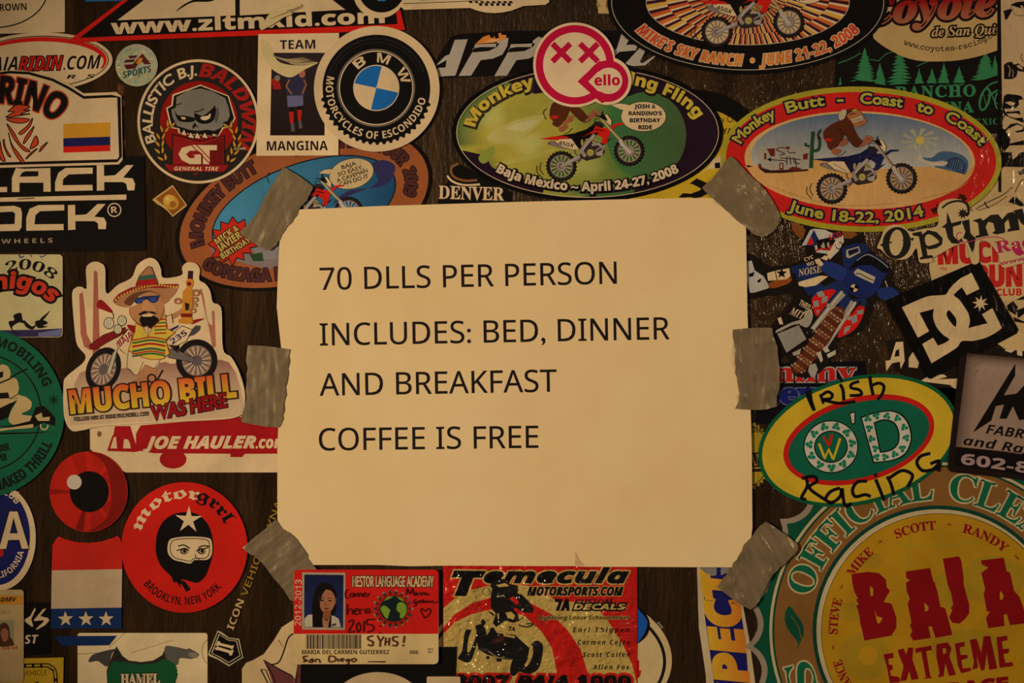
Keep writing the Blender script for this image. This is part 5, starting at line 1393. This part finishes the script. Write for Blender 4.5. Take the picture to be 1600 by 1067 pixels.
s.f('270 545 330 530 380 600 440 560 480 620 660 640 700 680 790 760 830 780 800 850 700 870 620 880 540 850 480 860 380 830 300 780 280 700', '15110d'); s.f('300 760 380 770 500 850 630 870 620 885 480 870 380 800', '2c251c'); s.l('290 780 380 790 500 870 640 880', 10, '3f372a'); s.l('400 800 480 860 540 870', 9, '8a6f3c')
s.f('365 560 400 530 410 600 380 640', TN); s.f('430 690 520 640 560 660 540 700 440 720', '3a1a12'); s.f('540 600 590 640 660 650 650 670 545 650', TN); s.l('690 540 760 560 820 545 830 530 770 530', 12, '15110d', sm=1); s.f('320 500 350 480 370 520 340 560', '15110d'); s.e(500, 885, 28, '15110d', 18); s.e(390, 860, 16, '15110d')
for a, hub in (('170 600 230 590 280 580 290 640 270 760 230 880 190 910 110 880 100 860 140 780', '235 590 270 570 275 640 220 790 190 800 200 680'), ('640 870 700 820 800 760 830 710 880 695 920 720 930 790 900 940 850 1000 780 1020 700 1000 650 1040 615 1020 610 960', '800 770 825 740 835 800 815 880 770 950 750 930 780 880')):
    s.p('wheel', q); s.f(a, '15110d', 1); s.f(hub, TN, 1)
s.p('number_board', q); s.f('590 530 665 535 655 620 580 610', TN); s.t('7A', 590, 595, 652, 602, 40, K, 'i', wt=.04)
rc = s.p('racer', label='black ink racer in helmet')
s.f('420 240 450 130 520 120 600 150 690 170 680 230 720 240 790 310 840 380 830 420 740 420 660 370 640 390 680 430 700 500 640 520 560 500 470 560 440 520 470 430 420 370', '15110d'); s.f('600 280 640 260 700 320 670 345', 'a5160e'); s.f('430 120 540 90 610 140 690 160 600 180 440 190', '15110d', 1); s.f('470 150 560 130 600 160 500 170', TN); s.f('385 400 430 420 460 450 430 445', '15110d'); s.f('560 420 620 410 660 450 640 490 590 470', TN); s.f('480 430 500 425 500 480 490 490', TN); s.ring(375, 215, 40, 6, '6a522a', 38); s.l('690 500 740 460 730 510', 8, '15110d'); s.l('480 265 550 250', 10, '8a7a54')
s.done()

# -- black sheet and white shapes at the very bottom
s = Sticker('black_sheet', 'black sticker with a white oval, below the red and white identity card', 'sticker', P('470 1014 714 1010 712 1060 709 1110 470 1110'), '0d0a07', 2)
s.cr(460, 885, 5.86); s.p('oval', label='white oval'); s.e(765, 1240, 400, 'ae895a', 275)
s.p('corner'); s.f(rrect(1212, 1005, 1520, 1300, 16), 'ae895a')
s.done()

# -- identity card
s = Sticker('identity_card', 'red and white school identity card with a portrait, globe, barcode and handwritten notes', 'card', rrect(460, 889, 685.5, 1036, 7), 'b89258', 7, 'm', thick=0.0006)
s.cr(460, 885, 5.86)
s.f(rrect(2, 22, 1322, 200, 40) , 'ad160f'); s.f('2 62 1322 62 1320 608 0 608', 'ad160f')
s.p('lettering'); s.t('2012-2013', 66, 535, 72, 112, 58, 'ab7a56', 'b'); s.t('NESTOR LANGUAGE ACADEMY', 538, 176, 1275, 176, 92, 'b08c5a', 'n', wt=.02, o=(6, '3a0c08')); s.l('580 66 740 64', 4, '5a2a18')
s.t('MARIA DEL CARMEN GUTIERREZ', 76, 793, 872, 793, 38, '201610', 'b'); s.t('006', 1060, 793, 1138, 793, 34, '201610', 'b'); s.t('1813', 1218, 758, 1272, 758, 18, '201610', 'b'); s.t('501', 1224, 784, 1264, 784, 18, '201610', 'b'); s.f('680 858 830 856 850 864 830 870 670 868', '3a2a1c')
po = s.p('portrait', label='framed school portrait of a dark haired person in white')
s.f('78 46 472 50 468 572 76 568', '8f7758'); s.f('96 66 456 70 452 552 94 548', '3a2c20'); s.e(275, 300, 100, '15182c') if False else None
s.f('100 70 452 74 448 548 98 544', grad('11142a', '1a2040', 70, 548))
s.p('hair', po); s.f('165 430 175 300 200 200 240 150 290 138 340 160 385 220 390 290 385 400 365 440 350 545 320 546 250 546 170 544 155 500', '0f0907', 1)
s.p('face', po); s.f('250 240 290 205 340 215 372 260 378 300 370 350 340 400 300 418 260 400 238 350 232 290', '8a5232', 1); s.f('372 290 388 285 384 330 370 345', '7c4528'); s.f('270 400 340 395 335 450 300 480 265 450', '74401f')
for cx_, cy_ in ((262, 302), (330, 306)): s.e(cx_, cy_, 15, '1a0d08', 7); s.l([(cx_ - 22, cy_ - 18), (cx_, cy_ - 26), (cx_ + 20, cy_ - 18)], 5, '24120a', sm=1)
s.f('290 310 300 345 318 350 280 350', '74401f'); s.f('272 375 300 370 325 374 300 388', '5a2418', 1)
s.f('232 290 250 220 300 195 262 245 240 330 236 370', '120a08')
s.p('shirt', po); s.f('98 470 130 435 170 430 172 544 98 544', 'a08a6a'); s.f('345 440 370 445 410 470 432 546 342 546', 'a08a6a'); s.f('265 455 300 490 330 455 318 520 310 546 270 546', '8a5838', 1); s.f('345 520 385 510 390 530 350 540', '3a3026')
gl = s.p('globe', label='dark globe with lime green continents ringed by tiny figures')
s.e(910, 380, 125, '101a16', 118); s.f('795 370 830 350 880 390 870 420 855 470 830 450 805 410', '67781e', 1); s.f('950 330 990 320 1025 350 1028 410 1000 460 970 460 970 420 940 390', '67781e', 1); s.f('820 310 860 270 910 265 870 290', '67781e'); s.f('940 265 1000 290 1005 315 960 290', '67781e')
for i in range(18):
    a = R(20 * i)
    x, y = 906 + 172 * math.cos(a), 380 - 165 * math.sin(a)
    s.e(x, y, 12, ['8a7a4a', '2a3a5a', '7a6a5a', '8c6a3a'][i % 4], n=12)
    s.l([(906 + 128 * math.cos(a - .1), 380 - 122 * math.sin(a - .1)), (x, y), (906 + 128 * math.cos(a + .1), 380 - 122 * math.sin(a + .1))], 9, '24150e')
    s.l([(906 + 150 * math.cos(a - .17), 380 - 144 * math.sin(a - .17)), (x, y), (906 + 150 * math.cos(a + .17), 380 - 144 * math.sin(a + .17))], 6, '4a3a24')
s.p('barcode')
s.f('108 612 612 612 612 744 108 744', '9a7c4c')
rnd = random.Random(11); x = 122
while x < 606:
    w0 = rnd.choice([5, 5, 9, 14]); s.f([(x, 614), (x + w0, 614), (x + w0, 743), (x, 743)], '33281e'); x += w0 + rnd.choice([5, 6, 11])
s.p('handwriting', label='black and brown felt pen handwriting')
HW = '3a0c08'
def pen(pts, w=10, c=HW): s.l(pts, w, c, sm=1)
pen('500 205 475 215 472 270 500 285'); pen('535 235 515 245 515 270 540 265 545 235 550 270'); pen('565 270 568 240 585 240 590 265 595 240 612 240 618 268'); pen('630 255 660 245 650 232 632 245 640 268 670 262 690 235')
pen('490 335 488 430 500 385 530 385 535 430'); pen('550 405 590 390 575 375 552 395 560 430 590 420'); pen('605 430 605 385 640 385'); pen('650 405 690 395 675 375 650 395 660 420 710 405')
pen('500 500 530 480 545 500 520 550 500 590 560 585', 13); pen('590 500 570 540 590 590 610 550 592 500', 13); pen('640 490 640 590', 13); pen('740 475 670 480 670 520 720 530 725 570 670 592', 13)
pen('1028 250 1035 195 1060 240 1085 195 1090 250'); pen('1120 230 1100 240 1110 258 1125 235 1135 255'); pen('1150 225 1165 255 1180 225'); pen('1195 225 1198 255'); pen('1215 235 1205 250 1225 245 1232 255')
pen('1115 290 1092 310 1105 330 1120 315 1112 350 1095 355', 9); pen('1135 300 1140 325 1160 300 1165 325', 8); pen('1180 290 1180 325 1200 305 1210 325', 8); pen('1220 325 1225 305 1245 320 1260 305 1275 325 1300 315 1320 320', 8)
pen('1195 465 1160 400 1170 375 1200 400 1230 375 1248 400 1225 440 1195 465', 9)
BW = '4a1f10'
pen('725 625 680 635 680 660 720 680 715 715 675 705', 14, BW); pen('762 620 790 670 820 630', 13, BW); pen('790 670 785 725', 13, BW); pen('840 640 832 715', 13, BW); pen('872 640 868 715', 13, BW); pen('838 680 870 678', 13, BW); pen('950 635 910 635 905 665 945 685 935 715 900 710', 14, BW); pen('1010 625 1002 690', 14, BW); s.e(998, 712, 9, BW)
pen('125 810 90 815 95 840 120 850 85 862', 13, BW); pen('160 835 140 860 165 865 170 835 180 865', 11, BW); pen('200 865 200 840 230 842 240 872', 11, BW)
pen('320 865 325 810 375 820 380 850 330 865', 12, BW); pen('405 832 405 862', 11, BW); pen('425 850 455 842 440 830 425 848 450 862', 10, BW); pen('500 835 475 845 490 860 505 840 500 875 480 885', 10, BW); pen('545 830 525 845 545 862 570 845 550 828', 11, BW)
s.e(790, 535, 7, K); s.e(787, 598, 6, K)
s.done()
# ============================================================ the notice and its tape
def inside(p, poly):
    c = False
    for i in range(len(poly)):
        a, b = poly[i], poly[i - 1]
        if (a[1] > p[1]) != (b[1] > p[1]) and p[0] < (b[0] - a[0]) * (p[1] - a[1]) / (b[1] - a[1]) + a[0]: c = not c
    return c
def soft_sheet(name, label, cat, poly, step, relief, mat, group=None, thick=0.0002, part=None):
    """a limp sheet on the wall: outline filled with a fine net, lifted off the wall by relief(x, y)"""
    rnd = random.Random(len(label))
    edge = []
    for i in range(len(poly)):
        a, b = poly[i], poly[(i + 1) % len(poly)]
        k = max(1, int(math.hypot(b[0] - a[0], b[1] - a[1]) / step))
        edge += [(a[0] + (b[0] - a[0]) * j / k, a[1] + (b[1] - a[1]) * j / k) for j in range(k)]
    xs, ys = [p[0] for p in poly], [p[1] for p in poly]
    pts = list(edge)
    y = min(ys)
    while y < max(ys):
        x = min(xs)
        while x < max(xs):
            p = (x + rnd.uniform(-.2, .2) * step, y + rnd.uniform(-.2, .2) * step)
            if inside(p, poly) and min((p[0] - e[0]) ** 2 + (p[1] - e[1]) ** 2 for e in edge) > (step * .5) ** 2: pts.append(p)
            x += step
        y += step
    n = len(edge)
    v, _, f, _, _, _ = delaunay_2d_cdt([Vector(p) for p in pts], [], [list(range(n))], 1, 1e-4)
    ox, oy = (min(xs) + max(xs)) / 2, (min(ys) + max(ys)) / 2
    V, F = [], []
    for p in v: V.append(((p[0] - ox) * U, -relief(p[0], p[1]), (oy - p[1]) * U))
    m = len(V)
    for p in v: V.append(((p[0] - ox) * U, -relief(p[0], p[1]) + thick, (oy - p[1]) * U))
    from collections import Counter
    cnt = Counter(); direct = []
    for t in f:
        a = sum(v[t[i]][0] * v[t[(i + 1) % 3]][1] - v[t[(i + 1) % 3]][0] * v[t[i]][1] for i in range(3))
        t = list(t) if a < 0 else list(reversed(t))
        F.append(t); F.append([m + i for i in reversed(t)])
        for i in range(3): direct.append((t[i], t[(i + 1) % 3])); cnt[frozenset((t[i], t[(i + 1) % 3]))] += 1
    for a, b in direct:
        if cnt[frozenset((a, b))] == 1:
            n0 = len(V); V += [V[b], V[a], V[m + a], V[m + b]]
            F.append([n0, n0 + 1, n0 + 2, n0 + 3])
    me = bpy.data.meshes.new(name)
    me.from_pydata(V, [], F)
    me.polygons.foreach_set('use_smooth', [len(p.vertices) == 3 for p in me.polygons])
    me.materials.append(mat)
    ob = bpy.data.objects.new(name, me)
    COL.objects.link(ob)
    ob.location = ((ox - CX) * U, 0, (CY - oy) * U)
    ob['label'] = label; ob['category'] = cat
    if group: ob['group'] = group
    return ob, ox, oy

# -- paper
m, nt, b = newmat('notice_paper')
n1 = noise_node(nt, 14, 5)
n2 = noise_node(nt, 700, 3, (0.35, 1, 1))
pc = C('c09a64')
r1 = ramp(nt, n1.outputs['Fac'], [(0.3, tuple(c * q for c, q in zip(pc, (.95, .91, .84)))), (0.65, pc)])
nt.links.new(r1.outputs[0], b.inputs['Base Color'])
b.inputs['Roughness'].default_value = 0.75
b.inputs['Specular IOR Level'].default_value = 0.1
bump(nt, b, [(n2.outputs['Fac'], 0.12, 0.0006), (noise_node(nt, 22, 2).outputs['Fac'], 0.25, 0.003)])
def paper_relief(x, y):
    q = 0.0019 + 0.0004 * noise.noise(Vector((x * .006, y * .008, 0))) + 0.00012 * noise.noise(Vector((x * .02, y * .03, 5)))
    return q
PAPER = P('440 329 600 322 800 316 1000 311 1163 309 1165 345 1167 480 1171 600 1174 700 1175 823 1172 850 1174 886 1000 885 914 885 899 884 700 883 640 884 590 882 480 882 433 880 434 822 434 700 438 600 440 545 433 480 435 420')
notice, nx, ny = soft_sheet('paper_notice', 'cream letter sized paper notice with black printed capitals, held up by grey tape', 'notice', PAPER, 13, paper_relief, m)
ink, nt2, b2 = newmat('printed_ink')
b2.inputs['Base Color'].default_value = (0.012, 0.010, 0.010, 1)
b2.inputs['Roughness'].default_value = 0.6
b2.inputs['Specular IOR Level'].default_value = 0.15
Q = 2.133
for body, x0, y0, x1, y1, h in (('70 DLLS PER PERSON', 150, 156, 1138, 135, 73.5), ('INCLUDES: BED, DINNER', 150, 341, 1314, 320, 73.5), ('AND BREAKFAST', 149, 508, 938, 494, 73.5), ('COFFEE IS FREE', 147, 690, 877, 681, 73.5)):
    v, fs, _ = glyphs(body, 'n', 0.004)
    cp = cap('n'); a0, a1 = min(p[0] for p in v), max(p[0] for p in v)
    d = math.hypot(x1 - x0, y1 - y0); ux, uy = (x1 - x0) / d, (y1 - y0) / d
    V = []
    for px, py in v:
        t = (px - a0) / (a1 - a0) * d; yy = py / cp * h
        gx, gy = 430 + (x0 + ux * t + uy * yy) / Q, 380 + (y0 + uy * t - ux * yy) / Q
        V.append(((gx - nx) * U, -paper_relief(gx, gy) - 0.00007, (ny - gy) * U))
    me = bpy.data.meshes.new('printed_line')
    me.from_pydata(V, [], [f if sum(V[f[i]][0] * V[f[(i + 1) % len(f)]][2] - V[f[(i + 1) % len(f)]][0] * V[f[i]][2] for i in range(len(f))) > 0 else f[::-1] for f in fs])
    me.materials.append(ink)
    o = bpy.data.objects.new('printed_line', me)
    COL.objects.link(o); o.parent = notice
    o['label'] = 'line of black printed capitals'

sv = [(898, 861), (901, 866), (906, 875), (914, 883.5), (898, 883), (899, 870)]
me = bpy.data.meshes.new('torn_fold')
me.from_pydata([((x - nx) * U, -paper_relief(x, y) - 0.0001, (ny - y) * U) for x, y in sv], [], [(5, 4, 3, 2, 1, 0)])
tm, nt3, b3 = newmat('darker_paper_back'); b3.inputs['Base Color'].default_value = (*C('a87a4c'), 1); b3.inputs['Roughness'].default_value = 0.7
me.materials.append(tm)
o = bpy.data.objects.new('torn_fold', me); COL.objects.link(o); o.parent = notice; o['label'] = 'small darker tear at the lower edge'

# -- strips of grey cloth tape
m, nt, b = newmat('grey_cloth_tape')
b.inputs['Metallic'].default_value = 0.2
b.inputs['Roughness'].default_value = 0.3
b.inputs['Specular IOR Level'].default_value = 0.5
n1 = noise_node(nt, 80, 4)
gq = C('6e5638')
r1 = ramp(nt, n1.outputs['Fac'], [(0.3, tuple(c * .82 for c in gq)), (0.7, tuple(min(1, c * 1.05) for c in gq))])
nt.links.new(r1.outputs[0], b.inputs['Base Color'])
bump(nt, b, [(noise_node(nt, 260, 2, (1, 1, .3)).outputs['Fac'], 0.3, 0.0006), (noise_node(nt, 900, 2).outputs['Fac'], 0.15, 0.0004)])
TAPE = [
 ('smooth strip of grey cloth tape at the notice corner over the brown oval', (360, 240, 6.67), '545 160 575 152 720 235 865 345 862 370 845 400 832 430 815 450 805 490 770 520 735 560 712 600 700 640 660 680 640 720 595 760 575 800 540 850 520 900 500 920 480 960 450 978 430 1005 400 1012 300 965 180 890 100 830 125 790 165 765 190 730 230 690 260 650 300 600 315 560 340 510 360 460 400 400 420 350 440 330 475 280 500 240 520 200', 60, 0.35),
 ('wrinkled strip of grey cloth tape at the notice corner by the red oval', (1080, 220, 6.67), '400 165 420 172 440 185 480 225 520 270 580 340 650 400 700 440 740 490 790 545 830 600 880 690 920 790 910 840 890 890 860 935 820 970 770 992 720 1000 660 985 620 960 580 915 540 880 500 855 470 830 430 795 400 760 360 730 320 690 270 655 230 610 190 580 160 550 130 520 108 492 150 450 200 415 300 290 350 220', -52, 1.0),
 ('crinkled upright strip of grey cloth tape over the black oval and truck stickers', (360, 460, 4.85), '135 385 260 390 380 404 452 415 440 470 446 500 438 560 442 600 430 650 418 700 426 760 415 790 404 830 408 880 398 910 405 940 385 985 372 1006 270 1000 180 985 90 965 84 940 95 905 105 870 118 830 126 780 120 720 130 650 128 600 136 560 124 500 128 440', 90, 0.6),
 ('shiny ridged upright strip of grey cloth tape beside the racer decal', (1130, 490, 5.615), '80 140 200 128 320 124 425 125 432 190 455 250 470 290 474 350 480 400 484 450 490 500 486 580 490 650 478 690 465 720 466 815 420 825 380 838 300 843 230 842 160 838 100 832 120 795 132 760 128 730 138 700 130 650 120 600 118 560 100 520 104 470 94 420 98 380 88 320 90 250 80 200', 90, 1.0),
 ('flat strip of grey cloth tape with its end tucked under the identity card', (370, 800, 7.62), '470 85 505 135 540 190 585 218 630 240 680 280 720 320 750 370 790 420 820 465 850 500 850 545 870 570 905 620 945 660 985 720 900 860 760 1060 700 1062 640 1040 615 1000 590 960 550 900 500 840 450 790 400 720 350 650 300 590 250 550 200 510 165 495 130 470 75 420 200 310 350 190', 40, 0.55),
 ('lumpy strip of grey cloth tape between the notice and the scalloped seal', (1110, 800, 6.67), '570 95 600 110 720 190 820 262 900 330 906 380 870 430 830 470 780 525 720 570 690 610 650 640 625 680 600 710 580 760 560 800 540 850 520 880 500 925 470 960 415 1010 330 970 270 930 200 880 130 825 65 770 100 725 130 680 160 655 180 610 220 570 235 520 270 490 290 450 320 400 340 340 380 300 430 250 460 200 510 140', -60, 1.0),
]
for ti, (label, (ox, oy, k), pts, ang, amp) in enumerate(TAPE):
    poly = [(ox + x / k, oy + y / k) for x, y in P(pts)]
    ca, sa = math.cos(R(ang)), math.sin(R(ang))
    mx_, my_ = sum(p[0] for p in poly) / len(poly), sum(p[1] for p in poly) / len(poly)
    def relief(x, y, ca=ca, sa=sa, amp=amp, ti=ti, poly=poly):
        u, v = (x * ca - y * sa), (x * sa + y * ca)      # along and across the strip
        q = 0.0024
        q += amp * 0.0006 * noise.noise(Vector((u * .02, v * .13, ti * 7.3)))
        q += amp * 0.0016 * max(0, noise.noise(Vector((x * .045, y * .045, 20 + ti * 3.1))))
        q += amp * 0.00022 * noise.noise(Vector((u * .05, v * .3, 40 + ti)))
        return q
    soft_sheet('tape_strip', label, 'tape', poly, 2.6, relief, m, 'grey tape strips holding the notice', 0.00015)
bpy.data.scenes.remove(TYPE)
